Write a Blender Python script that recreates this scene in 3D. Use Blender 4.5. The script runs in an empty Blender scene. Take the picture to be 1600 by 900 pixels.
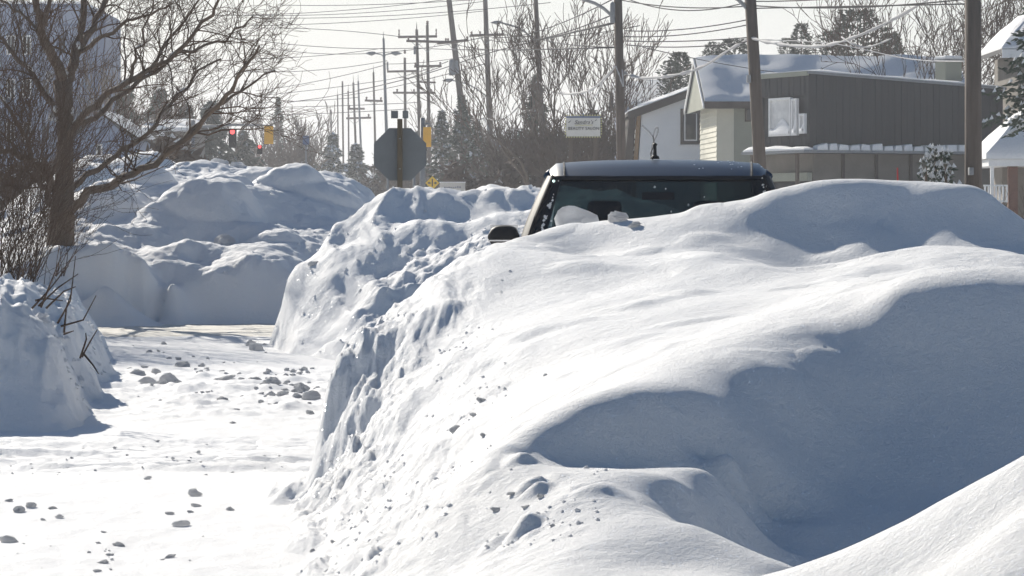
import bpy, bmesh, math, random
import numpy as np
from mathutils import Vector, Matrix

S = bpy.context.scene
COL = S.collection
R = math.radians
random.seed(7)

# ------------------------------------------------------------------ camera, light, exposure
F = 5375.0; EYE = 1.5; HX = 800.0; HY = 345.0        # focal length in photo pixels, eye height, principal column, horizon row
cam_d = bpy.data.cameras.new('camera'); cam = bpy.data.objects.new('camera', cam_d); COL.objects.link(cam)
cam_d.sensor_width = 36.0; cam_d.lens = F / 1600 * 36.0
cam_d.shift_y = -(450 - HY) / 1600.0
cam_d.clip_start = 0.1; cam_d.clip_end = 6000
cam.location = (0, 0, EYE); cam.rotation_euler = (R(90), 0, 0)
S.camera = cam

SUN_EL = 27.0; SUN_AZ = -25.0      # azimuth measured from the view direction, negative = left
sd = bpy.data.lights.new('sun', 'SUN'); so = bpy.data.objects.new('sun', sd); COL.objects.link(so)
sd.energy = 4.6; sd.angle = R(0.5); sd.color = (1.0, 0.94, 0.84)
dirv = Vector((math.sin(R(SUN_AZ)) * math.cos(R(SUN_EL)), math.cos(R(SUN_AZ)) * math.cos(R(SUN_EL)), math.sin(R(SUN_EL))))
so.rotation_euler = dirv.to_track_quat('Z', 'Y').to_euler(); so.location = (-20, 40, 30)

W = bpy.data.worlds.new('World'); S.world = W; W.use_nodes = True
nt = W.node_tree; nt.nodes.clear()
sky = nt.nodes.new('ShaderNodeTexSky'); sky.sky_type = 'NISHITA'; sky.sun_disc = False
sky.sun_elevation = R(SUN_EL); sky.sun_rotation = R(SUN_AZ)
sky.air_density = 1.0; sky.dust_density = 0.6; sky.ozone_density = 2.0; sky.altitude = 100
bg = nt.nodes.new('ShaderNodeBackground'); bg.inputs[1].default_value = 0.056
wo = nt.nodes.new('ShaderNodeOutputWorld')
# thin bright haze all round the horizon, clearing to blue overhead
tcw = nt.nodes.new('ShaderNodeTexCoord'); sxyz = nt.nodes.new('ShaderNodeSeparateXYZ'); nt.links.new(tcw.outputs['Generated'], sxyz.inputs[0])
mr = nt.nodes.new('ShaderNodeMapRange'); mr.inputs[1].default_value = 0.02; mr.inputs[2].default_value = 0.16; mr.inputs[3].default_value = 0.93; mr.inputs[4].default_value = 0.0
mr.interpolation_type = 'SMOOTHSTEP'; nt.links.new(sxyz.outputs[2], mr.inputs[0])
mxw = nt.nodes.new('ShaderNodeMix'); mxw.data_type = 'RGBA'; nt.links.new(mr.outputs[0], mxw.inputs[0])
hsv = nt.nodes.new('ShaderNodeHueSaturation'); hsv.inputs['Saturation'].default_value = 1.15; nt.links.new(sky.outputs[0], hsv.inputs['Color']); nt.links.new(hsv.outputs[0], mxw.inputs[6]); mxw.inputs[7].default_value = (11.7, 11.6, 11.5, 1)
nt.links.new(mxw.outputs[2], bg.inputs[0]); nt.links.new(bg.outputs[0], wo.inputs[0])
S.view_settings.view_transform = 'Standard'; S.view_settings.look = 'None'
S.view_settings.exposure = 0.50; S.view_settings.gamma = 1.0
try: S.view_settings.use_curve_mapping = False
except Exception: pass

# ------------------------------------------------------------------ helpers
def P(px, py, D):                                   # where a photo direction lies at depth D metres
    return Vector(((px - HX) * D / F, D, EYE + (HY - py) * D / F))
def PX(px, D): return (px - HX) * D / F
def PZ(py, D): return EYE + (HY - py) * D / F

def tag(o, label=None, cat=None, group=None, kind=None):
    if label: o['label'] = label
    if cat: o['category'] = cat
    if group: o['group'] = group
    if kind: o['kind'] = kind
    return o
def empty(name, loc=(0, 0, 0), rz=0, label=None, cat=None, group=None):
    o = bpy.data.objects.new(name, None); COL.objects.link(o); o.location = loc; o.rotation_euler = (0, 0, rz)
    o.empty_display_size = 0.2
    return tag(o, label, cat, group)
def copy_tree(o, parent=None):
    c = o.copy(); COL.objects.link(c)
    if parent: c.parent = parent
    for ch in list(o.children): copy_tree(ch, c)
    return c

class MB:
    def __init__(s): s.v = []; s.f = []
    def add(s, vs, fs):
        n = len(s.v); s.v += [tuple(v) for v in vs]; s.f += [tuple(i + n for i in f) for f in fs]; return s
    def box(s, x0, x1, y0, y1, z0, z1):
        return s.add([(x0,y0,z0),(x1,y0,z0),(x1,y1,z0),(x0,y1,z0),(x0,y0,z1),(x1,y0,z1),(x1,y1,z1),(x0,y1,z1)],
                     [(0,3,2,1),(4,5,6,7),(0,1,5,4),(1,2,6,5),(2,3,7,6),(3,0,4,7)])
    def prism(s, poly, y0, y1):                     # poly in (x,z), extruded along y
        n = len(poly)
        return s.add([(x, y0, z) for x, z in poly] + [(x, y1, z) for x, z in poly],
                     [tuple(range(n)), tuple(range(2*n-1, n-1, -1))] + [(i, i+n, (i+1) % n + n, (i+1) % n) for i in range(n)])
    def prism_x(s, poly, x0, x1):                   # poly in (y,z), extruded along x
        n = len(poly)
        return s.add([(x0, y, z) for y, z in poly] + [(x1, y, z) for y, z in poly],
                     [tuple(range(n)), tuple(range(2*n-1, n-1, -1))] + [(i, i+n, (i+1) % n + n, (i+1) % n) for i in range(n)])
    def tube(s, pts, rad, sides=6, cap=True):
        pts = [Vector(p) for p in pts]; n = len(pts)
        if not hasattr(rad, '__len__'): rad = [rad] * n
        base = len(s.v); up = Vector((0.13, 0.21, 1)).normalized()
        for i, p in enumerate(pts):
            t = (pts[min(i+1, n-1)] - pts[max(i-1, 0)])
            if t.length < 1e-9: t = Vector((0, 0, 1))
            t.normalize(); a = t.cross(up)
            if a.length < 0.05: a = t.cross(Vector((1, 0, 0)))
            a.normalize(); b = t.cross(a)
            for k in range(sides):
                an = 2 * math.pi * k / sides
                s.v.append(tuple(p + (a * math.cos(an) + b * math.sin(an)) * rad[i]))
        for i in range(n - 1):
            for k in range(sides):
                k2 = (k + 1) % sides
                s.f.append((base+i*sides+k, base+i*sides+k2, base+(i+1)*sides+k2, base+(i+1)*sides+k))
        if cap and sides > 2:
            s.f.append(tuple(base + k for k in range(sides)))
            s.f.append(tuple(base + (n-1)*sides + k for k in range(sides-1, -1, -1)))
        return s
    def lathe(s, prof, n=16, c=(0, 0, 0)):
        b = len(s.v)
        for r, z in prof:
            for k in range(n):
                a = 2*math.pi*k/n; s.v.append((c[0]+r*math.cos(a), c[1]+r*math.sin(a), c[2]+z))
        for i in range(len(prof)-1):
            for k in range(n):
                k2 = (k+1) % n; s.f.append((b+i*n+k, b+i*n+k2, b+(i+1)*n+k2, b+(i+1)*n+k))
        return s
    def grid(s, rows):
        b = len(s.v); n = len(rows[0])
        for r in rows: s.v += [tuple(p) for p in r]
        for i in range(len(rows)-1):
            for j in range(n-1): s.f.append((b+i*n+j, b+i*n+j+1, b+(i+1)*n+j+1, b+(i+1)*n+j))
        return s
    def build(s, name, mat, parent=None, smooth=False, bevel=0, loc=None, fix=True):
        me = bpy.data.meshes.new(name); me.from_pydata(s.v, [], s.f)
        if fix:
            bm = bmesh.new(); bm.from_mesh(me); bmesh.ops.recalc_face_normals(bm, faces=bm.faces); bm.to_mesh(me); bm.free()
        if smooth: me.polygons.foreach_set('use_smooth', [True]*len(me.polygons))
        if mat: me.materials.append(mat)
        o = bpy.data.objects.new(name, me); COL.objects.link(o)
        if parent: o.parent = parent
        if loc: o.location = loc
        if bevel:
            m = o.modifiers.new('bevel', 'BEVEL'); m.width = bevel; m.segments = 2; m.limit_method = 'ANGLE'
        return o

def np_mesh(name, V, Fq, mat, parent=None, smooth=True):
    me = bpy.data.meshes.new(name); k = Fq.shape[1]
    me.vertices.add(len(V)); me.vertices.foreach_set('co', V.astype(np.float32).ravel())
    me.loops.add(Fq.size); me.loops.foreach_set('vertex_index', Fq.astype(np.int32).ravel())
    me.polygons.add(len(Fq)); me.polygons.foreach_set('loop_start', np.arange(len(Fq), dtype=np.int32)*k)
    me.polygons.foreach_set('loop_total', np.full(len(Fq), k, dtype=np.int32))
    me.polygons.foreach_set('use_smooth', np.full(len(Fq), smooth)); me.update(); me.validate()
    me.materials.append(mat)
    o = bpy.data.objects.new(name, me); COL.objects.link(o)
    if parent: o.parent = parent
    return o

# ------------------------------------------------------------------ noise
def _h(ix, iy, s):
    n = (ix.astype(np.int64)*374761393 + iy.astype(np.int64)*668265263 + s*1274126177) & 0xffffffff
    n = ((n ^ (n >> 13)) * 1274126177) & 0xffffffff
    return ((n ^ (n >> 16)) & 0xffff) / 65535.0
def pn(x, y, s=0):
    x = np.asarray(x, float); y = np.asarray(y, float)
    ix = np.floor(x); iy = np.floor(y); fx = x-ix; fy = y-iy
    u = fx*fx*fx*(fx*(fx*6-15)+10); v = fy*fy*fy*(fy*(fy*6-15)+10)
    def g(dx, dy):
        a = _h(ix+dx, iy+dy, s)*2*math.pi
        return np.cos(a)*(fx-dx)+np.sin(a)*(fy-dy)
    return ((g(0,0)*(1-u)+g(1,0)*u)*(1-v)+(g(0,1)*(1-u)+g(1,1)*u)*v)*1.5
def fbm(x, y, s=0, o=4, g=0.5):
    t = 0; a = 1.0
    for i in range(o): t = t + a*pn(x*2**i+i*17.3, y*2**i-i*9.1, s+i); a *= g
    return t
def cells(x, y, s=0):                               # rounded bumps: 1 at cell centres, 0 at the seams
    ix = np.floor(x); iy = np.floor(y); best = np.full(np.shape(x), 9.0); sec = best.copy()
    for dx in (-1,0,1):
        for dy in (-1,0,1):
            cx = ix+dx+_h(ix+dx, iy+dy, s); cy = iy+dy+_h(ix+dx, iy+dy, s+5)
            d = (x-cx)**2+(y-cy)**2
            sec = np.where(d < best, best, np.minimum(sec, d)); best = np.minimum(best, d)
    return np.sqrt(best), np.sqrt(sec)
def ss(a, b, x):
    t = np.clip((x-a)/(b-a), 0, 1); return t*t*(3-2*t)

# ------------------------------------------------------------------ materials
def mat_new(name):
    m = bpy.data.materials.new(name); m.use_nodes = True; nt = m.node_tree
    return m, nt, nt.nodes['Principled BSDF']
def mat(name, c1, rough=0.7, c2=None, scale=3.0, bump=0.0, bscale=20.0, metal=0.0, spec=None, stretch=(1,1,1), coat=0.0):
    m, nt, b = mat_new(name); L = nt.links.new; N = nt.nodes.new
    b.inputs['Roughness'].default_value = rough; b.inputs['Metallic'].default_value = metal
    if spec is not None: b.inputs['Specular IOR Level'].default_value = spec
    if coat: b.inputs['Coat Weight'].default_value = coat; b.inputs['Coat Roughness'].default_value = 0.05
    tc = N('ShaderNodeTexCoord'); mp = N('ShaderNodeMapping'); mp.inputs['Scale'].default_value = stretch
    L(tc.outputs['Object'], mp.inputs[0])
    if c2 is None: c2 = tuple(x*0.75 for x in c1)
    n = N('ShaderNodeTexNoise'); n.inputs['Scale'].default_value = scale; n.inputs['Detail'].default_value = 6; n.inputs['Roughness'].default_value = 0.65
    L(mp.outputs[0], n.inputs['Vector'])
    cr = N('ShaderNodeValToRGB'); cr.color_ramp.elements[0].position = 0.32; cr.color_ramp.elements[1].position = 0.68
    cr.color_ramp.elements[0].color = (*c2, 1); cr.color_ramp.elements[1].color = (*c1, 1)
    L(n.outputs[0], cr.inputs[0]); L(cr.outputs[0], b.inputs['Base Color'])
    if bump:
        n2 = N('ShaderNodeTexNoise'); n2.inputs['Scale'].default_value = bscale; n2.inputs['Detail'].default_value = 5
        L(mp.outputs[0], n2.inputs['Vector'])
        bp = N('ShaderNodeBump'); bp.inputs['Strength'].default_value = 1.0; bp.inputs['Distance'].default_value = bump
        L(n2.outputs[0], bp.inputs['Height']); L(bp.outputs[0], b.inputs['Normal'])
    return m

def snow_mat(name, base=(0.88, 0.88, 0.88), dirt=0.0, dirt_col=(0.62, 0.55, 0.42), bump=0.004, glint=True, dscale=1.2):
    m, nt, b = mat_new(name); L = nt.links.new; N = nt.nodes.new
    b.inputs['Roughness'].default_value = 0.75; b.inputs['Specular IOR Level'].default_value = 0.25
    tc = N('ShaderNodeTexCoord')
    n = N('ShaderNodeTexNoise'); n.inputs['Scale'].default_value = dscale; n.inputs['Detail'].default_value = 8; n.inputs['Roughness'].default_value = 0.6
    L(tc.outputs['Object'], n.inputs['Vector'])
    cr = N('ShaderNodeValToRGB'); cr.color_ramp.elements[0].position = 0.42; cr.color_ramp.elements[1].position = 0.75
    cr.color_ramp.elements[0].color = (0, 0, 0, 1); cr.color_ramp.elements[1].color = (1, 1, 1, 1)
    L(n.outputs[0], cr.inputs[0])
    mu = N('ShaderNodeMath'); mu.operation = 'MULTIPLY'; mu.inputs[1].default_value = dirt; L(cr.outputs[0], mu.inputs[0])
    mx = N('ShaderNodeMix'); mx.data_type = 'RGBA'; L(mu.outputs[0], mx.inputs['Factor'])
    mx.inputs[6].default_value = (*base, 1); mx.inputs[7].default_value = (*dirt_col, 1)
    L(mx.outputs[2], b.inputs['Base Color'])
    n1 = N('ShaderNodeTexNoise'); n1.inputs['Scale'].default_value = 14; n1.inputs['Detail'].default_value = 9; n1.inputs['Roughness'].default_value = 0.72
    L(tc.outputs['Object'], n1.inputs['Vector'])
    bp = N('ShaderNodeBump'); bp.inputs['Strength'].default_value = 1.0; bp.inputs['Distance'].default_value = bump*4
    n3 = N('ShaderNodeTexNoise'); n3.inputs['Scale'].default_value = 85; n3.inputs['Detail'].default_value = 6; n3.inputs['Roughness'].default_value = 0.75
    L(tc.outputs['Object'], n3.inputs['Vector']); bp3 = N('ShaderNodeBump'); bp3.inputs['Strength'].default_value = 1.0; bp3.inputs['Distance'].default_value = bump*1.6
    L(n3.outputs[0], bp3.inputs['Height']); L(bp3.outputs[0], bp.inputs['Normal'])
    L(n1.outputs[0], bp.inputs['Height']); L(bp.outputs[0], b.inputs['Normal'])
    if glint:                                       # loose crystals: sparse tiny facets, each tilted its own way and mirror-smooth
        v = N('ShaderNodeTexVoronoi'); v.inputs['Scale'].default_value = 90; L(tc.outputs['Object'], v.inputs['Vector'])
        sp = N('ShaderNodeSeparateColor'); L(v.outputs['Color'], sp.inputs[0])
        g1 = N('ShaderNodeMath'); g1.operation = 'LESS_THAN'; g1.inputs[1].default_value = 0.28; L(v.outputs['Distance'], g1.inputs[0])
        g2 = N('ShaderNodeMath'); g2.operation = 'GREATER_THAN'; g2.inputs[1].default_value = 0.86; L(sp.outputs[0], g2.inputs[0])
        g3 = N('ShaderNodeMath'); g3.operation = 'MULTIPLY'; L(g1.outputs[0], g3.inputs[0]); L(g2.outputs[0], g3.inputs[1])
        gl = N('ShaderNodeBsdfGlossy'); gl.inputs['Roughness'].default_value = 0.22; gl.inputs['Color'].default_value = (0.9, 0.9, 0.9, 1)
        vm = N('ShaderNodeVectorMath'); vm.operation = 'MULTIPLY_ADD'; vm.inputs[1].default_value = (2.4, 2.4, 1.0); vm.inputs[2].default_value = (-1.2, -1.2, 0.6)
        L(v.outputs['Color'], vm.inputs[0]); vn = N('ShaderNodeVectorMath'); vn.operation = 'NORMALIZE'; L(vm.outputs[0], vn.inputs[0])
        L(vn.outputs[0], gl.inputs['Normal'])
        mg = N('ShaderNodeMath'); mg.operation = 'MULTIPLY'; mg.inputs[1].default_value = 1.0; L(g3.outputs[0], mg.inputs[0])
        L(mg.outputs[0], gl.inputs['Color'])
        ms = N('ShaderNodeAddShader'); L(b.outputs[0], ms.inputs[0]); L(gl.outputs[0], ms.inputs[1])
        L(ms.outputs[0], nt.nodes['Material Output'].inputs[0])
    return m
def emit(name, c, s):
    m, nt, b = mat_new(name); b.inputs['Base Color'].default_value = (*c, 1)
    b.inputs['Emission Color'].default_value = (*c, 1); b.inputs['Emission Strength'].default_value = s
    return m
def glass_mat(name, tint=(0.35, 0.45, 0.43), refl=0.12):
    m, nt, b = mat_new(name); N = nt.nodes.new; L = nt.links.new
    t = N('ShaderNodeBsdfTransparent'); t.inputs[0].default_value = (*tint, 1)
    g = N('ShaderNodeBsdfGlossy'); g.inputs['Roughness'].default_value = 0.03
    fr = N('ShaderNodeFresnel'); fr.inputs[0].default_value = 1.45
    ms = N('ShaderNodeMixShader'); L(fr.outputs[0], ms.inputs[0]); L(t.outputs[0], ms.inputs[1]); L(g.outputs[0], ms.inputs[2])
    L(ms.outputs[0], nt.nodes['Material Output'].inputs[0]); return m

def clod_mat():
    m = snow_mat('loose_snow_clod', glint=False, bump=0.006); nt = m.node_tree; b = nt.nodes['Principled BSDF']
    t = nt.nodes.new('ShaderNodeBsdfTranslucent'); t.inputs[0].default_value = (0.86, 0.88, 0.92, 1)
    ms = nt.nodes.new('ShaderNodeMixShader'); ms.inputs[0].default_value = 0.42
    nt.links.new(b.outputs[0], ms.inputs[1]); nt.links.new(t.outputs[0], ms.inputs[2]); nt.links.new(ms.outputs[0], nt.nodes['Material Output'].inputs[0]); return m
M = dict(
    clod=clod_mat(),
    snow=snow_mat('wind_packed_snow', dirt=0.10, dirt_col=(0.74, 0.69, 0.60), dscale=0.8),
    bank=snow_mat('plowed_bank_snow', dirt=0.10, dirt_col=(0.70, 0.64, 0.55)),
    road=snow_mat('packed_road_snow', dirt=0.05, bump=0.003, glint=False),
    salt=snow_mat('salted_street_snow', base=(0.80, 0.77, 0.70), dirt=0.6, dirt_col=(0.60, 0.54, 0.43), bump=0.004, glint=False, dscale=2.5),
    cap=snow_mat('roof_snow', glint=False, bump=0.01),
    bark=mat('bark', (0.15, 0.105, 0.075), 0.9, (0.075, 0.055, 0.04), 6, 0.02, 30, stretch=(1,1,0.25)),
    twig=mat('twig_bark', (0.10, 0.064, 0.044), 0.95, (0.065, 0.042, 0.03), 8, spec=0.1),
    wood=mat('weathered_pole_wood', (0.13, 0.10, 0.08), 0.9, (0.08, 0.062, 0.05), 3, 0.01, 12, stretch=(4,4,0.3)),
    post=mat('brown_sign_post', (0.10, 0.080, 0.050), 0.85, (0.07, 0.055, 0.035), 5, stretch=(3,3,0.5)),
    needles=mat('spruce_needles', (0.045, 0.075, 0.04), 0.8, (0.025, 0.045, 0.028), 4),
    needles2=mat('pine_needles', (0.06, 0.085, 0.045), 0.8, (0.035, 0.05, 0.03), 4),
    signback=mat('sign_back_metal', (0.155, 0.17, 0.18), 0.7, (0.125, 0.14, 0.15), 3, metal=0.3),
    galv=mat('galvanised_steel', (0.26, 0.27, 0.28), 0.6, (0.2, 0.21, 0.22), 8, metal=0.2),
    wire=mat('wire_sheath', (0.05, 0.05, 0.055), 0.9, spec=0.1),
    rope=mat('frosted_cable', (0.38, 0.38, 0.39), 0.8, (0.35, 0.35, 0.36), 12, 0.01, 30),
    ceramic=mat('insulator_ceramic', (0.12, 0.07, 0.05), 0.3),
)

# ------------------------------------------------------------------ ground and snow banks
def rbf(pts, c=0.22):
    A = np.array([(p[0], p[1]) for p in pts]); z = np.array([p[2] for p in pts]); n = len(A)
    d = np.sqrt(((A[:, None]-A[None])**2).sum(2)+c*c)
    K = np.zeros((n+3, n+3)); K[:n, :n] = -d + np.eye(n)*1e-3; K[:n, n] = 1; K[:n, n+1:] = A; K[n, :n] = 1; K[n+1:, :n] = A.T
    w = np.linalg.solve(K, np.concatenate([z, [0, 0, 0]]))
    def f(x, y):
        o = w[n]+w[n+1]*x+w[n+2]*y
        for i in range(n): o = o - w[i]*np.sqrt((x-A[i,0])**2+(y-A[i,1])**2+c*c)
        return o
    return f
def cp(lst): return [tuple(P(*p)) for p in lst]
HF = []                                             # (bounds, height function) of every snow surface, for standing things on them
def ground_z(x, y):
    z = gz(np.array([x]), np.array([y]))[0]
    for f in HF: z = max(z, f(np.array([x]), np.array([y]))[0])
    return float(z)

def gz(x, y):                                       # packed snow street: ruts and low berms, all but flat
    w = ss(60, 50, y)*ss(-16, -13, x)
    z = 0.012*fbm(x*0.8, y*0.5, 3, 4)
    rut = ss(20.2, 20.8, y)*ss(24.0, 23.4, y)
    z = z + rut*(0.060*np.abs(fbm(x*0.30, y*3.2, 11, 4))+0.016*fbm(x*5, y*9, 12, 3)-0.012)
    b2 = ss(25.5, 27, y)*ss(36, 33, y)
    z = z + b2*(0.05*np.maximum(0, fbm(x*1.6, y*1.5, 21, 5)-0.12)+0.02*np.maximum(0, fbm(x*6, y*4, 22, 3)))
    b3 = np.exp(-((y-31.0-0.15*x)/0.28)**2)*ss(-3.6, -3.0, x)*ss(-1.9, -2.2, x)
    z = z + 0.05*b3*(1+0.6*fbm(x*5, y*5, 23, 3))
    z = z + 0.006*fbm(x*4, y*2, 31, 3)
    return z*w
def surf(name, x, y, fz, mat_, parent=None):
    z = fz(x, y); n0, n1 = x.shape
    V = np.stack([x, y, z], -1).reshape(-1, 3)
    i = np.arange(n0*n1).reshape(n0, n1)
    Fq = np.stack([i[:-1, :-1], i[:-1, 1:], i[1:, 1:], i[1:, :-1]], -1).reshape(-1, 4)
    return np_mesh(name, V, Fq, mat_, parent)
def fan(px0, px1, D0, D1, nc, nr):
    u = (np.linspace(px0, px1, nc)-HX)/F; D = np.exp(np.linspace(math.log(D0), math.log(D1), nr))
    UU, DD = np.meshgrid(u, D); return UU*DD, DD
# near street sheet
xs, ys = fan(-1300, 1100, 9.0, 62, 640, 640)
o = surf('packed_snow_street', xs, ys, gz, M['road']); o['kind'] = 'structure'
g = MB(); g.add([(-1500, -60, -0.03), (1500, -60, -0.03), (1500, 3500, -0.03), (-1500, 3500, -0.03)], [(0, 1, 2, 3)])
o = g.build('snowy_ground', M['road']); o['kind'] = 'structure'
# salted cross street
xs, ys = np.meshgrid(np.linspace(-14, 3, 140), np.linspace(43.9, 49.8, 60))
o = surf('cross_street', xs, ys, lambda x, y: gz(x, y)+0.012*np.abs(fbm(x*0.3, y*2.5, 41, 3))+.040*ss(43.9, 45.2, y)-.025, M['salt']); o['kind'] = 'structure'

def edge_mask(x, y, x0f, x1f, y0, y1, w=0.5):
    m = ss(0, w, y-y0)*ss(0, w, y1-y)*ss(0, w, x-x0f(y))*ss(0, w, x1f(y)-x); return m

# ---- the great foreground bank
fg = cp([
 (500,604,18.5),(530,566,18.8),(560,540,19),(620,478,19.5),(700,416,20),(760,388,20.5),(840,372,21),(900,366,21.3),(945,356,21.3),(1060,337,21),(1130,320,21),
 (1215,296,20.75),(1260,292,20.65),(1300,290,20.6),(1350,289,20.6),(1400,288,20.6),(1450,290,20.55),(1500,293,20.5),(1540,305,20.45),(1570,325,20.4),(1600,350,20.3),(1650,385,20.2),(1700,420,20),
 (470,700,18.9),(450,712,19.0),(425,735,18.9),(395,772,18.6),(445,765,18.2),(412,748,18.6),(512,660,18.35),(495,720,18.2),(486,775,18.1),
 (545,745,17.2),(545,640,18.2),(575,600,18.3),(620,640,17.3),(560,680,17.9),(650,720,15.2),(700,560,17.3),(640,560,18.2),
 (600,900,13.2),(560,830,15.0),(520,800,16.6),(500,860,15.3),(440,900,14.5),(700,800,13.5),(740,740,13.2),
 (800,560,16.6),(800,450,19),(950,450,18.6),(1100,400,19.6),(950,560,15.6),(900,620,14.0),(1100,520,15.6),(1000,400,19.8),(900,400,20.3),
 (785,700,12.6),(860,668,12.75),(950,643,12.9),(1040,630,13.1),(1110,622,13.3),(1200,570,13.8),(1250,510,14.3),(1320,485,14.5),(1400,458,14.4),(1500,446,14.4),(1600,442,14.4),
 (815,712,12.52),(830,716,12.54),(870,724,12.57),(910,724,12.64),(950,722,12.71),(1000,722,12.78),(1040,722,12.86),(1110,722,13.04),
 (800,735,12.3),(900,745,12.05),(1000,742,12.2),(1090,742,12.5),(1060,760,12.05),(1110,742,12.45),(1185,735,13.1),(1150,715,12.95),(1180,790,13.0),(1150,800,12.8),(1200,850,12.55),(1000,800,11.5),(920,770,11.7),
 (1090,825,11.3),(1150,851,11.15),(1200,873,11.05),(1245,893,11.0),(950,850,11.0),(1050,880,10.9),(840,850,11.3),(760,868,11.6),(740,900,11.2),(850,900,10.6),(960,898,10.6),(1120,900,10.7),
 (1250,600,13.75),(1250,680,13.5),(1260,820,12.8),(1250,872,12.4),(1300,750,13.3),(1330,560,14.1),(1330,640,13.8),(1400,540,14.15),(1400,640,13.85),(1400,720,13.5),(1400,800,13.0),(1340,860,12.6),
 (1500,540,14.1),(1500,640,13.8),(1500,770,13.25),(1550,745,13.35),(1600,722,13.45),(1700,690,13.5),(1450,790,13.1),(1600,540,14.1),(1600,640,13.75),(1700,560,14.0),(1700,450,14.4),
 (1160,374,20.3),(1200,337,20.5),(1240,322,20.55),(1290,336,20.42),(1330,332,20.42),(1360,313,20.5),(1400,309,20.5),(1450,306,20.45),(1500,312,20.4),(1550,345,20.25),(1600,380,20.1),
 (1150,386,20.1),(1170,402,19.95),(1200,413,19.9),(1240,424,19.85),(1290,421,19.85),(1340,410,19.85),(1400,404,19.8),(1460,402,19.7),(1520,404,19.6),(1580,410,19.5),
 (1170,405,19.3),(1240,427,19.3),(1320,418,19.3),(1400,404,19.15),(1180,412,18.6),(1260,428,18.6),
 (1430,383,18.8),(1380,398,18.7),(1330,410,18.6),(1500,386,18.8),(1560,393,18.7),(1610,404,18.5),(1700,430,18.2),
 (1300,450,16.5),(1400,430,16.5),(1500,420,16.4),(1600,425,16.4),(1200,480,16.4),(1150,450,18),(1250,450,17.6),
 (1060,352,20.5),(1080,368,20.3),(1110,350,20.5),
 (1600,718,9.6),(1660,690,9.6),(1500,768,9.75),(1400,820,9.95),(1300,880,10.25),(1262,902,10.4),(1450,900,9.2),(1350,930,9.4),(1600,900,8.5),(1600,800,9.0),(1540,830,9.3),
])
Wd = [ (1.55,21.15,1.52),(1.9,21.2,1.56),(2.3,21.2,1.57),(2.7,21.2,1.52),(3.0,21.0,1.35),(1.7,21.7,1.35),(2.1,21.7,1.38),(2.5,21.7,1.36),(1.1,21.4,1.42),  # hidden ground: hollows behind crests, the far and near toes, the side off the frame
 (0.9,11.6,0.22),(1.2,11.4,0.2),(1.5,11.4,0.25),(1.9,11.5,0.25),(2.4,11.6,0.25),(2.0,12.3,.3),(1.7,12.4,.3),(.78,11.9,.26),(.95,12.2,.24),(1.0,10.9,0.28),(1.4,10.9,0.33),
 (-1.35,17.2,-.05),(-1.75,18.6,-.05),(-1.55,17.8,-.05),(-1.3,19.5,0.0),(-1.25,15.5,-.05),(-1.1,14.0,-.05),(-.8,12.5,0.0),(-.6,11.0,.05),
 (-0.95,20.6,.1),(-.5,21.6,.35),(-.1,22.4,.55),(.5,22.8,.7),(1.2,22.7,.9),(2.0,22.3,1.15),(2.8,22.1,1.1),(3.4,21.6,.8),
 (-1.2,21.5,0),(-.6,23,0.1),(0,24,.2),(1,24,.3),(2.5,24,.4),(3.6,22.5,.2),
 (4.2,19,.3),(4.0,16,.6),(4.4,14,.5),(3.4,12,.5),(3.3,10,.5),(2.6,8,.35),(1.5,7,.1),(.5,7.2,0),(0,8.5,.1),(.4,9.0,.3),(-.3,9.8,.15),(1.2,8.2,.4),(3,7,0)]
fgf = rbf(fg+Wd, 0.09)
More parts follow.
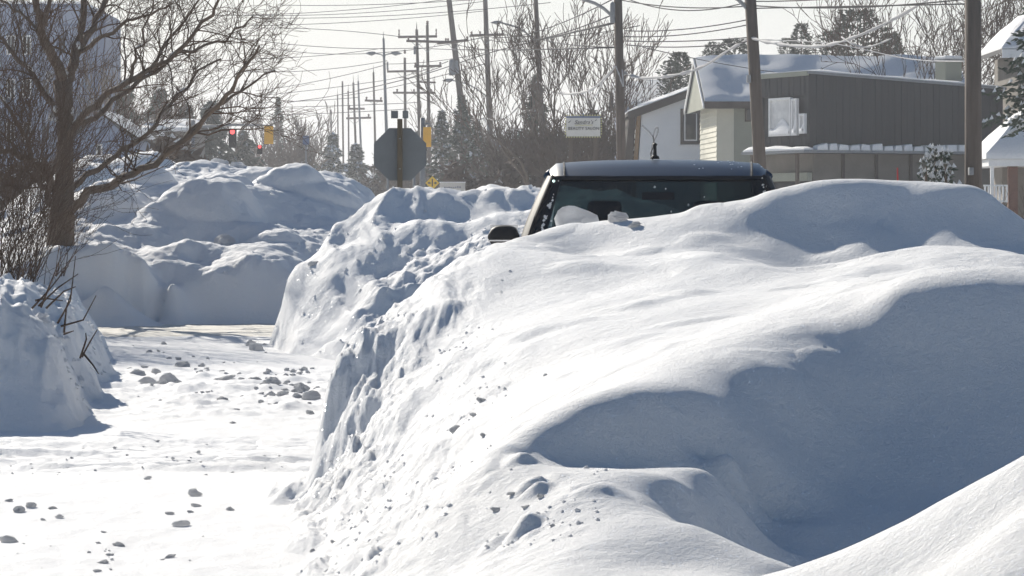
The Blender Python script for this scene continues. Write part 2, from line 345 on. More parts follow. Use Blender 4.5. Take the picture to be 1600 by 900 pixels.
def fgz(x, y):
    u = HX+x/y*F
    z = fgf(x, y)
    # soft wind relief everywhere; elongated drift steps
    a = 0.012*fbm(x*1.1+y*0.25, y*0.8-x*0.3, 51, 4)
    band = pn(x*0.9+y*0.45, y*1.5-x*0.9, 61); rp = np.clip(pn(x*1.7-y*0.8, y*2.6+x*1.6, 62)*1.6, -0.4, 1)
    a = a + 0.034*ss(-0.05, 0.45, band)*np.where(rp > 0, rp**0.6, rp*0.3)*ss(13.0, 14.5, y)*ss(560, 760, u)
    a = a + 0.0035*pn(x*7+y*3, y*11-x*4, 63)*ss(-.3, .6, pn(x*1.3, y*1.3, 64))
    # scoured, torn flank towards the street: slabs and chutes running down the slope
    w = ss(830, 600, u)*ss(11.3, 12.4, y)*ss(-0.02, 0.12, z)
    s = x*1.0+y*0.18
    k1 = fbm(s*5.0+0.6*pn(x*2, y*2, 71), y*0.9-x*1.3, 72, 4, 0.5)
    k2 = fbm(x*8+y*2.0, y*2.6-x*3, 74, 4, 0.55)
    a = a + w*(0.045*k1 + 0.014*np.abs(k2))
    st = np.floor(k2*3+0.5*k1)/3
    a = a + w*0.010*st*ss(-0.1, 0.5, pn(x*2.2, y*1.5, 76))
    w2 = ss(680, 560, u)*ss(16.4, 17.2, y)*ss(-.02, .15, z)
    a = a + w2*(0.034*fbm(x*8, y*6, 77, 5, .6)+0.035*np.maximum(0, 1-np.abs(pn(s*6+.5*pn(x*4, y*4, 79), y*1.6, 78))*2.5)-.015)
    # broken crust lumps on the crown near the corner
    c1, c2 = cells(x*6, y*6, 81)
    rough = np.exp(-(((u-820)/70)**2+((y-11.9)/0.5)**2))+0.8*np.exp(-(((u-960)/90)**2+((y-11.6)/0.2)**2))*0.4
    a = a + rough*0.11*np.maximum(0, (c2-c1))*ss(-.2, .3, pn(x*3, y*3, 83))
    crest = np.exp(-((y-20.3-0.25*(x+0.4))/0.5)**2)*ss(820, 700, u)*ss(560, 640, u)
    c1, c2 = cells(x*8, y*8, 85); a = a + crest*0.05*np.maximum(0, .5-c1)
    xc = np.interp(y, [15, 16.5, 17.4, 18, 18.5, 19, 19.5, 20, 21, 25], [-3, -1.6, -1.2, -1.14, -1.10, -1.0, -.85, -.66, -.6, -.6])+.03*pn(y*2.6, x*0+.5, 89)+.015*pn(y*9, x*0, 90)
    cut = ss(-.01, .13, x-xc); q_ = .15*ss(19.6, 18.9, y)+1e-4; toe = q_*(1-np.exp(-np.maximum(z, 0)*.5/q_)); z = toe+(z-toe)*cut
    z = z + a*(.35+.65*cut)
    m = edge_mask(x, y, lambda v: v*(330-HX)/F, lambda v: v*(1960-HX)/F, 7.0, 24.2, 0.35)
    return z*m-0.25*(1-m)
HF.append(lambda x, y: fgz(x, y))
xs, ys = fan(330, 1960, 7.0, 24.2, 620, 760)
o = surf('snow_bank', xs, ys, fgz, M['snow'])
tag(o, 'huge wind-smoothed snow bank with deep blue hollows filling the foreground before the pickup', 'snow bank')

# ---- middle bank, beside and behind the pickup
mid = cp([
 (585,304,41.4),(620,300,41.4),(660,303,41.3),(700,296,41.3),(745,296,41.3),(800,292,41.2),(840,290,41.2),(900,296,41.2),(1000,300,41.2),
 (550,330,41.4),(500,372,41.2),(470,410,40.9),(442,455,40.6),(424,500,40.3),(416,540,39.8),
 (585,345,40.75),(640,352,40.75),(700,347,40.75),(760,338,40.75),(830,322,40.8),(540,378,40.7),(500,420,40.3),(470,480,39.9),(445,540,39.2),
 (590,374,40.25),(640,362,40.2),(700,351,40.2),(760,341,40.2),(830,327,40.2),(545,402,40.1),(510,450,39.7),(485,510,39.1),(465,555,38.4),
 (620,425,39.5),(660,405,39.55),(700,390,39.6),(760,368,39.7),(830,350,39.8),(575,455,39.3),(540,500,38.8),(510,545,38.2),
 (640,425,39.05),(700,398,39.1),(760,374,39.1),(830,356,39.2),(600,450,38.8),(565,490,38.3),(535,535,37.7),(505,566,37.2),
 (640,490,38.2),(700,460,38.3),(760,430,38.3),(830,400,38.4),(590,530,37.7),(560,556,37.2),
 (700,520,37.0),(620,548,36.8),(560,575,36.0),(800,520,36.5),(700,570,34),(600,590,34),(900,480,37),
])
mid += [(-3.02,39,-.05),(-3.08,40.2,-.05),(-3.05,41.2,0),(-3.5,39,-.15),(-3.6,41,-.15),(-2.95,38,-.08),(-2.6,37,-.08),(-3.3,43,-.1),(-2.3,36.2,-.05),(-2.1,33,-.1),(-1.9,30.5,-.1),(-1.4,28.5,-.1),(-.6,27.5,0),(.5,27.5,0),(-2,45,.3),(-1,46,.3),(1,46,.3),(3,44,.3),(3.6,40,.9),(3.4,36,.3),(2.5,31,.1),(1,33,.05),(-1.8,43,1.5),(-.2,43,1.6),(1.5,43,1.6)]
midf = rbf(mid, 0.12)
def midz(x, y):
    z = midf(x, y)
    w = ss(-0.05, 0.25, z)
    k1 = fbm(x*1.6+y*0.35, y*0.5, 91, 4, 0.55)
    rid = 1-np.abs(pn(x*1.5+0.25*y+0.4*pn(x, y, 94), y*0.33-x*0.2, 92))*2.2
    a = 0.05*k1+0.09*np.maximum(rid, 0)**1.5*ss(-0.6, -1.4, x)
    k2 = fbm(x*5, y*3, 95, 4, 0.6); a = a+0.022*np.abs(k2)*ss(-0.4, 0.3, pn(x*.9, y*.9, 96))
    c1, c2 = cells(x*3.2, y*2.2, 97)
    a = a+0.085*(np.maximum(0, .5-c1)**.8-.10)*ss(40.8, 41.3, y)*ss(43.5, 42.5, y)*ss(-1.8, -1.0, x)
    c1, c2 = cells(x*6, y*5, 98)
    a = a+(0.05*fbm(x*3.5, y*3.5, 198, 5, .62)+.03*np.maximum(0, .5-c1))*ss(40.2, 39.4, y)*ss(37.0, 38.0, y)*ss(-2, -1.4, x)
    z = z-.07*ss(40.6, 41.2, y)
    xc = np.interp(y, [35, 36, 37, 38, 39, 40, 42, 46], [-1.7, -1.9, -2.12, -2.42, -2.72, -2.90, -3.05, -3.2])+.07*pn(y*1.1, x*0+.5, 99)
    z = z+w*a
    cut = ss(-.02, .30, x-xc); z = z*cut-.2*(1-cut)
    m = edge_mask(x, y, lambda v: v*0-4.2, lambda v: v*0+4.2, 27.2, 46.8, 0.6)
    return z*m-0.3*(1-m)
HF.append(midz)
xs, ys = np.meshgrid(np.linspace(-4.2, 4.2, 300), np.linspace(27.2, 46.8, 460))
o = surf('snow_bank', xs, ys, midz, M['bank'])
tag(o, 'steep rutted snow bank between the pickup mirror and the octagonal sign', 'snow bank')

# ---- far mound across the cross street
far = cp([
 (80,384,50.6),(105,372,51),(125,350,52),(146,318,53.2),(150,300,53.7),(165,290,54),(185,282,54.4),(205,279,54.8),(232,276,55),(258,264,55.8),(290,254,56.6),(335,252,57),(370,258,57),(400,268,56.8),(430,268,57),(480,266,57),(520,272,57),(550,284,57),(580,303,57),(600,330,57),(640,390,57),
 (150,352,52.7),(160,362,52.5),(190,348,52.9),(222,326,53.5),(238,305,54.1),
 (130,388,50.3),(155,378,51.0),(185,366,51.7),(215,345,52.5),(235,327,53.1),(262,300,54.2),(300,280,55.3),(340,272,56.0),(380,284,55.8),(300,268,56.2),
 (236,322,52.9),(262,314,53.2),(288,312,53.5),(215,388,51.4),(250,390,51.5),(285,390,51.7),(240,355,52.1),
 (264,346,52.4),(275,322,52.9),(290,304,53.3),(340,287,53.8),(370,294,53.7),(386,312,53.4),(300,392,51.9),(340,394,52.0),(385,392,52.0),(320,340,52.6),(360,340,52.8),
 (420,300,54.3),(470,300,54.5),(520,308,54.6),(560,318,55),(400,345,53.2),(440,350,53.3),(480,352,53.4),(530,350,53.6),
 (290,378,51.0),(300,372,51.4),(340,368,52.0),(380,350,52.8),(390,352,52.4),(430,350,52.9),(460,352,52.9),
 (200,406,50.4),(260,408,50.4),(300,400,50.9),(340,385,51.7),(360,408,50.5),(400,385,51.8),(420,408,50.5),(450,392,51.2),(450,372,52.0),(380,412,50.3),
 (330,430,50.1),(250,440,50.1),(400,440,50.1),(460,440,50.2),(250,500,49.7),(330,500,49.7),(410,500,49.7),(470,500,49.7),(200,500,49.5),(150,500,49.1),(520,480,50.1),
 (80,392,49.6),(130,396,49.5),(180,402,49.6),(230,430,49.75),(260,460,49.7),(300,488,49.7),(100,450,48.9),(160,450,48.9),(60,500,48.4),(120,505,48.4),(200,480,49.1),
])
far += [(-9,50,.6),(-9,53,.8),(-8,48,.0),(-10,50,.1),(-9,57,.2),(-6,60,.5),(-4,60,.5),(-2,60,.4),(0,58,.2),(-6,61.5,0),(-3,61.5,0),(-1,53,.2),(0,54,.1),(-2.0,51,.4),(-2.2,49.6,0),(-1,50,0),(-5,58.2,1.9),(-3.5,58.4,1.9)]
farf = rbf(far, 0.10)
LB = []   # big plowed chunks showing as rounded boulders under the fresh snow
rnd = random.Random(5)
for px, py, D, r, h in [(185,310,53.6,.6,.35),(235,285,54.8,.4,.35),(330,318,53.2,.85,.40),(345,288,54.6,.5,.3),(450,285,55,.6,.3),(495,290,55,.8,.3),(420,362,52,.5,.2),(400,275,56,.4,.3)]:
    p = P(px, py, D); LB.append((p.x, p.y, r, h))
def farz(x, y):
    z = farf(x, y)*1.0; w = ss(0.1, .9, z)
    for bx, by, r, h in LB:
        d = np.sqrt(((x-bx)*1.0)**2+((y-by)*1.3)**2)/r
        z = z+0.6*h*np.maximum(0, 1-d*d)**0.6
    z = z+w*(0.07*fbm(x*0.9, y*0.9, 101, 4)+.022*fbm(x*3.2, y*3.2, 104, 5, .6)+0.02*fbm(x*5, y*4, 102, 3)*ss(-.2,.4,pn(x*.7,y*.7,103)))
    m = edge_mask(x, y, lambda v: v*0-10.5, lambda v: v*0+1.2, 47.8, 62, 0.4)
    return z*m-0.3*(1-m)
HF.append(farz)
xs, ys = np.meshgrid(np.linspace(-10.5, 1.2, 380), np.linspace(47.8, 62, 420))
o = surf('snow_mound', xs, ys, farz, M['bank'])
tag(o, 'big lumpy snow mound across the cross street, piled beside the large bare tree', 'snow mound')

# ---- bank at the left edge
lf = cp([
 (0,447,25.65),(-60,430,25.65),(-150,425,25.65),(40,458,25.95),(75,480,25.95),(110,514,25.85),(145,570,25.65),(170,630,25.35),(185,672,24.6),
 (0,520,25.25),(60,540,25.3),(100,590,25.15),(0,600,24.85),(80,620,24.85),(140,650,24.85),(-100,560,24.95),
 (0,676,24.35),(90,680,24.25),(180,684,24.15),(-150,676,24.3),
 (110,500,26.5),(150,560,26.6),(180,620,26.2),(200,655,25.9),
 (60,432,29.0),(100,445,29.5),(130,490,29.5),(165,550,29.0),(195,600,29.2),(120,470,32.0),(150,520,31.5),(180,570,31.5),
 (90,436,33.0),(120,450,35.0),(150,465,37.0),(168,470,39.5),(178,500,39.4),(196,542,39.6),(190,570,35.5),(20,440,33.0),(0,430,40.0),(100,440,40.0),
])
lf += [(-2.62,24.0,-.08),(-2.75,25.5,-.08),(-2.95,28,-.06),(-3.2,31,-.06),(-3.7,35.5,-.06),(-4.25,39.6,-.06),(-4.2,41,-.1),(-5,42,-.1),(-7,42,0),(-3.5,23.2,-.1),(-6,23.2,-.1),(-9,24,0),(-9,30,.7),(-9,38,.6),(-7,34,.8),(-6,28,.95),(-5,26,1.0)]
lff = rbf(lf, 0.12)
def leftz(x, y):
    z = lff(x, y); w = ss(0.0, 0.3, z)
    side = ss(24.6, 25.4, y)
    k1 = fbm(x*4+y*0.3, y*0.9, 111, 4, .55); rid = 1-np.abs(pn(x*6+y*.5, y*0.8, 112))*2.4
    a = 0.015*fbm(x*1.2, y*1.2, 113, 3)+side*(0.045*k1+0.03*np.maximum(rid, 0)**1.4+.03*fbm(x*5, y*5, 121, 4, .6))
    c1, c2 = cells(x*2.6, y*1.6, 114); a = a+side*ss(33, 37, y)*0.13*np.maximum(0, .6-c1)
    a = a+0.012*np.abs(fbm(x*6, y*6, 115, 4))*side
    z = z+w*a
    z = z-.10*ss(25, 26, y)-.06*ss(24, 25.2, y)*ss(0, .4, z)
    xc = np.interp(y, [23, 24.5, 26, 28, 30, 33, 36, 39.5, 42], [-2.8, -2.78, -2.95, -3.14, -3.34, -3.68, -4.03, -4.44, -4.7])+.07*pn(y*1.3, x*0+.5, 119)
    xc = xc+.05*fbm(x*3, y*2.2, 120, 4, .6)
    cut = ss(.04, -.62, x-xc); z = z*cut-.2*(1-cut)
    m = edge_mask(x, y, lambda v: v*0-9.5, lambda v: v*0-2.3, 22.9, 42.5, 0.3)
    return z*m-0.25*(1-m)
HF.append(leftz)
xs, ys = np.meshgrid(np.linspace(-9.5, -2.3, 330), np.linspace(22.9, 42.5, 480))
o = surf('snow_bank', xs, ys, leftz, M['bank'])
tag(o, 'snow bank at the left edge with a shaded front face and poking twigs', 'snow bank')

# ------------------------------------------------------------------ snow lumps on the plowed surface
def lump_mesh(seed, sub=2, rough=0.28):
    bm = bmesh.new(); bmesh.ops.create_icosphere(bm, subdivisions=sub, radius=1.0)
    r = random.Random(seed); ox, oy = r.random()*50, r.random()*50
    pl = [(Vector((r.uniform(-1,1), r.uniform(-1,1), r.uniform(-1,1))).normalized(), r.uniform(.5,.85)) for _ in range(7)]
    for v in bm.verts:
        c = v.co.copy()
        for n, d in pl:
            k = c.dot(n)-d
            if k > 0: c -= n*k*0.95
        q = 1+rough*float(pn(c.x*1.3+ox+c.z, c.y*1.3+oy-c.z, seed))+0.22*float(pn(c.x*4+ox+c.z*3, c.y*4+oy, seed+1))
        v.co = c*q
    me = bpy.data.meshes.new('snow_lump'); bm.to_mesh(me); bm.free(); me.materials.append(M['clod'])
    return me
LM = [lump_mesh(i, 3 if i < 8 else 2) for i in range(14)]
rl = random.Random(11)
def lump(px, py, wpx, hk=0.6, D=None, label=None, group=None, mi=None):
    if D is None: D = F*EYE/(py-HY)
    x = PX(px, D); r = wpx/2*D/F*.88; z = ground_z(x, D)
    o = bpy.data.objects.new('snow_lump', LM[rl.randrange(14) if mi is None else mi]); COL.objects.link(o)
    o.location = (x, D, z+r*hk*0.3); o.scale = (r*1.1, r*rl.uniform(.8, 1.2), r*hk*.95); o.rotation_euler = (rl.uniform(-.3,.3), rl.uniform(-.3,.3), rl.uniform(0, 6.28))
    return tag(o, label, 'snow lump', group)
NEAR = [
 (283,822,30,.55,'wide flat-topped snow chunk alone on the road at the lower left'),
 (305,775,24,.9,'tall wedge-shaped snow chunk standing on the road above a smaller one'),
 (307,792,18,.5,'small rounded chunk touching the foot of the tall wedge-shaped chunk'),
 (265,804,18,.5,'snow chunk just left of the tall wedge-shaped chunk'),
 (297,803,14,.5,'little chunk between the wedge-shaped and the flat-topped chunk'),
 (47,792,26,.6,'rounded right-hand chunk of the cluster at the left frame edge'),
 (30,797,30,.6,'broad middle chunk of the cluster at the left frame edge'),
 (14,784,16,.6,'small chunk on top of the cluster at the left frame edge'),
 (12,847,30,.6,'snow chunk cut by the left frame edge below the cluster'),
 (92,808,16,.55,'separate snow chunk right of the cluster at the left edge'),
 (83,795,16,.3,'flat sliver of snow right of the cluster at the left edge'),
 (67,811,12,.45,'small low chunk beside the cluster at the left edge'),
 (162,832,14,.35,'flat snow flake lying alone in the middle of the lower road'),
 (185,852,24,.35,'long flat snow piece near the bottom of the road'),
 (153,849,12,.5,'small chunk left of the long flat snow piece'),
 (173,866,18,.4,'snow piece just below the long flat piece'),
 (152,895,16,.5,'snow chunk cut by the bottom frame edge'),
 (265,873,26,.4,'low wide snow piece near the bottom of the road'),
 (160,881,22,.3,'thin spread of snow crumbs above the bottom frame edge'),
 (361,798,16,.7,'pointed snow chunk at the toe of the big foreground bank'),
 (231,750,14,.7,'small upright double chunk beyond the wedge-shaped chunk'),
]
for px, py, w, hk, lb in NEAR: lump(px, py, w, hk, None, lb)
FARL = [
 (230,603,30,.75,'round snow boulder left of the pair on the plowed road'),
 (265,601,42,.8,'biggest round snow boulder on the plowed road below the left bank'),
 (215,588,26,.6,'snow boulder behind the left boulder of the pair'),
 (245,584,22,.6,'snow boulder partly behind the biggest one'),
 (424,606,34,.65,'broad snow boulder beside the rubble at the right side of the road'),
 (440,620,24,.6,'snow boulder in front of the broad one, right side of the road'),
 (470,612,30,.8,'rounded snow boulder in the rubble against the bank'),
 (485,625,34,.9,'snow boulder leaning against the torn face of the bank'),
 (408,630,12,1.0,'small upright clod in front of the broad boulder'),
 (432,636,9,.9,'smallest clod in front of the rubble on the right'),
 (345,625,20,.5,'flat clod in the middle of the plowed road'),
 (350,593,36,.35,'long low snow slab across the middle of the road'),
 (400,598,26,.35,'low slab of snow right of the long one'),
 (284,572,30,.4,'low snow slab casting a long shadow across the road'),
 (370,645,12,.5,'small clod on the smooth part of the road'),
 (363,661,14,.4,'flat clod on the smooth part nearest the left bank tip'),
 (400,548,24,.9,'blocky snow chunk at the near foot of the steep rutted bank'),
 (393,541,18,.9,'upper chunk of the little pile at the foot of the steep bank'),
 (349,501,36,.9,'half-buried snow ball at the foot of the far mound'),
 (256,538,12,.6,'small clod on the road near the cross street'),
 (315,572,14,.6,'clod just beyond the long slab'),
]
for px, py, w, hk, lb in FARL: lump(px, py, w, hk, None, lb)
# chunks on the banks themselves
def find_D(px, py, f, d0, d1):
    ds = np.linspace(d0, d1, 900); z = f(PX(px, ds), ds); zr = PZ(py, ds); k = np.where(z >= zr)[0]
    return ds[k[0]] if len(k) else None
for px, py, w, hk, lb in [(752,624,16,.9,'dark-sided crumb highest on the lit slope of the foreground bank'),(740,648,16,.7,'crumb just below the highest one on the lit slope'),(712,668,22,.6,'flat angular crumb on the lit slope, lowest of four'),
   (755,680,13,.8,'crumb at the right of the four on the lit slope'),(852,585,8,.7,'tiny speck of snow on the smooth upper slope'),(520,845,14,.6,'crumb on the toe of the foreground bank'),(487,860,10,.6,'crumb left of the other on the toe of the foreground bank'),
   (845,775,15,.7,'upright chunk on the crown below the sharp drift corner'),(862,820,12,.6,'chunk at the lower right of the broken crust on the crown'),(800,770,18,.5,'broken crust slab below the sharp drift corner'),(820,790,16,.5,'broken crust slab in the middle of the crown'),(775,795,20,.4,'broken crust slab at the left of the crown'),
   (966,338,36,.75,'big pale snow block standing on the crest before the windshield'),(992,348,26,.45,'smaller snow block at the foot of the pale block before the windshield')]:
    D = find_D(px, py+w*.2, fgz, 9.0, 22.2)
    if D: lump(px, py, w, hk, D, lb)
o = lump(898, 352, 80, .62, 21.9, 'large rounded snow mound on the crest left of the pale block'); o.scale = (o.scale[0], o.scale[1]*1.3, .27); o.location.z = 1.22
o.data = LM[0].copy(); o.data.polygons.foreach_set('use_smooth', [True]*len(o.data.polygons)); o.location.z = 1.34
# round plow balls riding the top of the far mound
for px, py, w, lb in [(275,262,24,'leftmost small snow ball on top of the far mound'),(305,262,30,'snow ball second from left on top of the far mound'),(340,252,36,'tallest snow ball on top of the far mound'),(372,262,34,'snow ball right of the tallest on the far mound'),(398,266,26,'rightmost small snow ball on top of the far mound')]:
    o = lump(px, py, w, .8, 57.0, lb); o.location.z = PZ(py+3, 57.0)
# loose crumbs everywhere on the street
G1 = 'loose snow crumbs scattered on the plowed street'
fld = []
for k in range(170):
    u = rl.random()
    if u < .30: px, py, w = rl.uniform(0, 480), rl.gauss(728, 8), rl.uniform(2.5, 7)
    elif u < .62: px, py, w = rl.uniform(200, 490), rl.gauss(592, 16), rl.uniform(4, 15)
    elif u < .75: px, py, w = rl.uniform(390, 500), rl.gauss(610, 16), rl.uniform(6, 20)
    elif u < .85: px, py, w = rl.uniform(0, 330), rl.gauss(870, 14), rl.uniform(3, 8)
    elif u < .93: px, py, w = rl.uniform(0, 420), rl.uniform(690, 720), rl.uniform(3, 9)
    else: px, py, w = rl.uniform(200, 420), rl.uniform(535, 570), rl.uniform(4, 12)
    lump(px, min(max(py, 530), 898), w, rl.uniform(.4, .9), None, 'small loose crumb of snow among many on the plowed street', G1)

def crumbs(name, f, n, boxr, size, seed, label):
    """uncountable crumbs of crust lying on a bank, joined"""
    rng = np.random.RandomState(seed); v = []; fc = []
    x = rng.uniform(boxr[0], boxr[1], n); u = rng.uniform(0, 1, n)
    px = rng.uniform(boxr[0], boxr[1], n); D = rng.uniform(boxr[2], boxr[3], n); X = (px-HX)*D/F; Z = f(X, D); dens = pn(X*2.2, D*1.6, seed+3)
    for i in range(n):
        if dens[i] < .08 or Z[i] < .05: continue
        r = size*rng.uniform(.35, 1)**1.6; c = Vector((X[i], D[i], Z[i]+r*.15)); b = len(v)
        q = [c+Vector((math.cos(t)*r*rng.uniform(.7, 1.2), math.sin(t)*r*rng.uniform(.7, 1.2), rng.uniform(-.4, .1)*r)) for t in np.arange(5)*1.257+rng.uniform(0, 1)]
        t_ = c+Vector((rng.uniform(-.3, .3)*r, rng.uniform(-.3, .3)*r, r*rng.uniform(.35, .8))); v += [tuple(p_) for p_ in q]+[tuple(t_)]
        fc += [(b+k, b+(k+1) % 5, b+5) for k in range(5)]
    o = MB().add(v, fc).build(name, M['clod'], None, fix=False); tag(o, label, 'snow crumbs', kind='stuff')
crumbs('snow_crumbs', fgz, 620, (470, 800, 12.0, 19.5), .016, 301, 'fine crumbs of crust strewn down the torn left flank of the foreground bank')
crumbs('snow_crumbs', fgz, 120, (760, 960, 11.2, 12.3), .013, 302, 'fine crumbs of crust on the crown near the lower middle of the foreground bank')
crumbs('snow_crumbs', midz, 700, (400, 860, 36.5, 43), .035, 303, 'crumbs and clods strewn over the steep rutted middle bank')
crumbs('snow_crumbs', leftz, 2400, (60, 230, 24.5, 41), .045, 304, 'crumbs on the side of the left bank')
crumbs('snow_crumbs', farz, 300, (60, 560, 49, 57), .05, 305, 'crumbs scattered over the far mound')

# ------------------------------------------------------------------ bare trees
def limb(mb, pts, r0, r1, sides):
    n = len(pts); mb.tube(pts, [r0+(r1-r0)*i/(n-1) for i in range(n)], sides, cap=False)
def grow(mb, tw, p, d, length, r, depth, rng, spread=0.6, up=0.25, wig=0.16, sides=5, minr=0.006, nch=(3,5)):
    """one branch as a wandering polyline, with children along it; fine twigs go to tw"""
    n = 5 if depth > 1 else 4; pts = [p.copy()]; q = p.copy(); dd = d.normalized(); rad = []
    for i in range(n):
        dd = (dd+Vector((rng.gauss(0, wig), rng.gauss(0, wig), rng.gauss(0, wig)+up*0.12))).normalized()
        q = q+dd*length/n; pts.append(q.copy())
    r1 = max(r*0.45, minr*0.7)
    tgt = mb if r > 0.018 else tw
    limb(tgt, pts, r, r1, sides if r > .03 else 3)
    if depth <= 0: return
    k = rng.randint(*nch)
    for c in range(k):
        t = rng.uniform(0.3, 1.0) if c else 1.0
        i = min(int(t*n), n-1); f = t*n-i; pp = pts[i].lerp(pts[i+1], f)
        ax = (pts[i+1]-pts[i]).normalized()
        side = Vector((rng.gauss(0,1), rng.gauss(0,1), rng.gauss(0,1))); side -= ax*side.dot(ax); side.normalize()
        nd = (ax+side*rng.uniform(spread*.6, spread*1.3)+Vector((0,0,up))).normalized()
        grow(mb, tw, pp, nd, length*rng.uniform(.55, .8), max((r+(r1-r)*t)*rng.uniform(.5,.75), minr), depth-1, rng, spread, up, wig, sides, minr, nch)
def bare_tree(px, D, h, seed, label, r=0.14, stems=1, depth=4, spread=.55, up=.3, group=None, minr=None, z0=0.0, fork=.26, mt='bark', nch=(2, 4)):
    rng = random.Random(seed); root = empty('bare_tree', (PX(px, D), D, z0), 0, label, 'tree', group)
    t = MB(); tw = MB(); mr_ = minr or 0.00022*D*0.5
    for s in range(stems):
        a = rng.uniform(0, 6.28); base = Vector((.15*math.cos(a), .15*math.sin(a), 0))*(stems > 1)
        lean = Vector((rng.gauss(0, .05+.12*(stems > 1)), rng.gauss(0, .05), 1)).normalized(); th = h*fork*rng.uniform(.8, 1.1)
        pts = [base, base+lean*th*.5, base+lean*th]; t.tube(pts, [r*1.25, r, r*.85], 7, cap=False)
        for c in range(rng.randint(3, 4) if stems == 1 else 2):
            dd = (lean+Vector((rng.uniform(-1, 1)*spread*.8, rng.uniform(-1, 1)*spread*.8, rng.uniform(.3, .8)))).normalized()
            grow(t, tw, pts[-1]-lean*th*.15*rng.random(), dd, h*rng.uniform(.22, .32), r*.6, depth, rng, spread*.8, up, minr=mr_, nch=nch)
    t.build('trunk', M[mt], root, smooth=True, fix=False)
    o = tw.build('twigs', M['twig'], root, fix=False); o['kind'] = 'stuff'
    return root

# ---- conifers: tiers of drooping needle sprays round a trunk
def conifer(px, D, h, w, seed, label, snow=0.0, needle='needles', z0=0.0, group=None, rounded=False, n=900, open_=0.0, sz=1.0, cat='tree', name='conifer_tree', lo=.08):
    rng = random.Random(seed); root = empty(name, (PX(px, D), D, z0), 0, label, cat, group)
    MB().tube([(0,0,0),(0,0,h*.5),(0,0,h*.97)], [h*.022+.03, h*.014+.02, .015], 6).build('trunk', M['bark'], root)
    v = []; f = []; sv = []; sf = []
    for i in range(n):
        t = (rng.random()**1.15 if not rounded else rng.random())
        z = h*(lo+(1-lo)*t)
        if rounded:
            rad = w*math.sqrt(max(0, 1-((t-.45)/.58)**2))*(0.8+.35*float(pn(np.array(t*4.0), np.array(i*.0), seed)))
        else: rad = w*(1-t)**.85*(.82+.3*math.sin(t*40+seed))+.05
        a = rng.uniform(0, 2*math.pi)
        lob = 1+.28*math.sin(a*3+seed+t*5)+.16*math.sin(a*7+t*9)
        rr = rad*lob*math.sqrt(rng.uniform(.15, 1)); L = (.28+.16*rng.random())*w*.62*sz; wd = L*rng.uniform(.28, .5)
        c = Vector((rr*math.cos(a), rr*math.sin(a), z-rr*(.18 if not rounded else -.05)))
        out = Vector((math.cos(a+rng.gauss(0,.4)), math.sin(a+rng.gauss(0,.4)), rng.gauss(-.22 if not rounded else .25, .28))).normalized()
        sd_ = out.cross(Vector((0,0,1))).normalized(); up_ = sd_.cross(out)
        b = len(v)
        for kk in range(3):
            an = rng.uniform(-.9, .9); o2 = (out+sd_*an*.8+up_*rng.gauss(0,.25)).normalized()
            s2 = (sd_*math.cos(kk*1.3)+up_*math.sin(kk*1.3))*wd*.5; b = len(v)
            v += [tuple(c-o2*L*.4-s2*.4), tuple(c+s2), tuple(c+o2*L*.8), tuple(c-s2)]
            f.append((b, b+1, b+2, b+3))
        if rng.random() < snow:
            b = len(sv); q = L*.55; up2 = Vector((0, 0, .035+q*.16))
            m_ = [c+up2+out*q*.9, c+up2+sd_*q*.5, c+up2-out*q*.5, c+up2-sd_*q*.5]; top = c+up2*2.6
            sv += [tuple(x_-Vector((0,0,q*.25*rng.random()))) for x_ in m_]+[tuple(top)]
            sf += [(b, b+1, b+4), (b+1, b+2, b+4), (b+2, b+3, b+4), (b+3, b, b+4)]
    o = MB().add(v, f).build('needles', M[needle], root, fix=False); o['kind'] = 'stuff'
    if sf: o = MB().add(sv, sf).build('snow_on_branches', M['cap'], root, fix=False); o['kind'] = 'stuff'
    return root

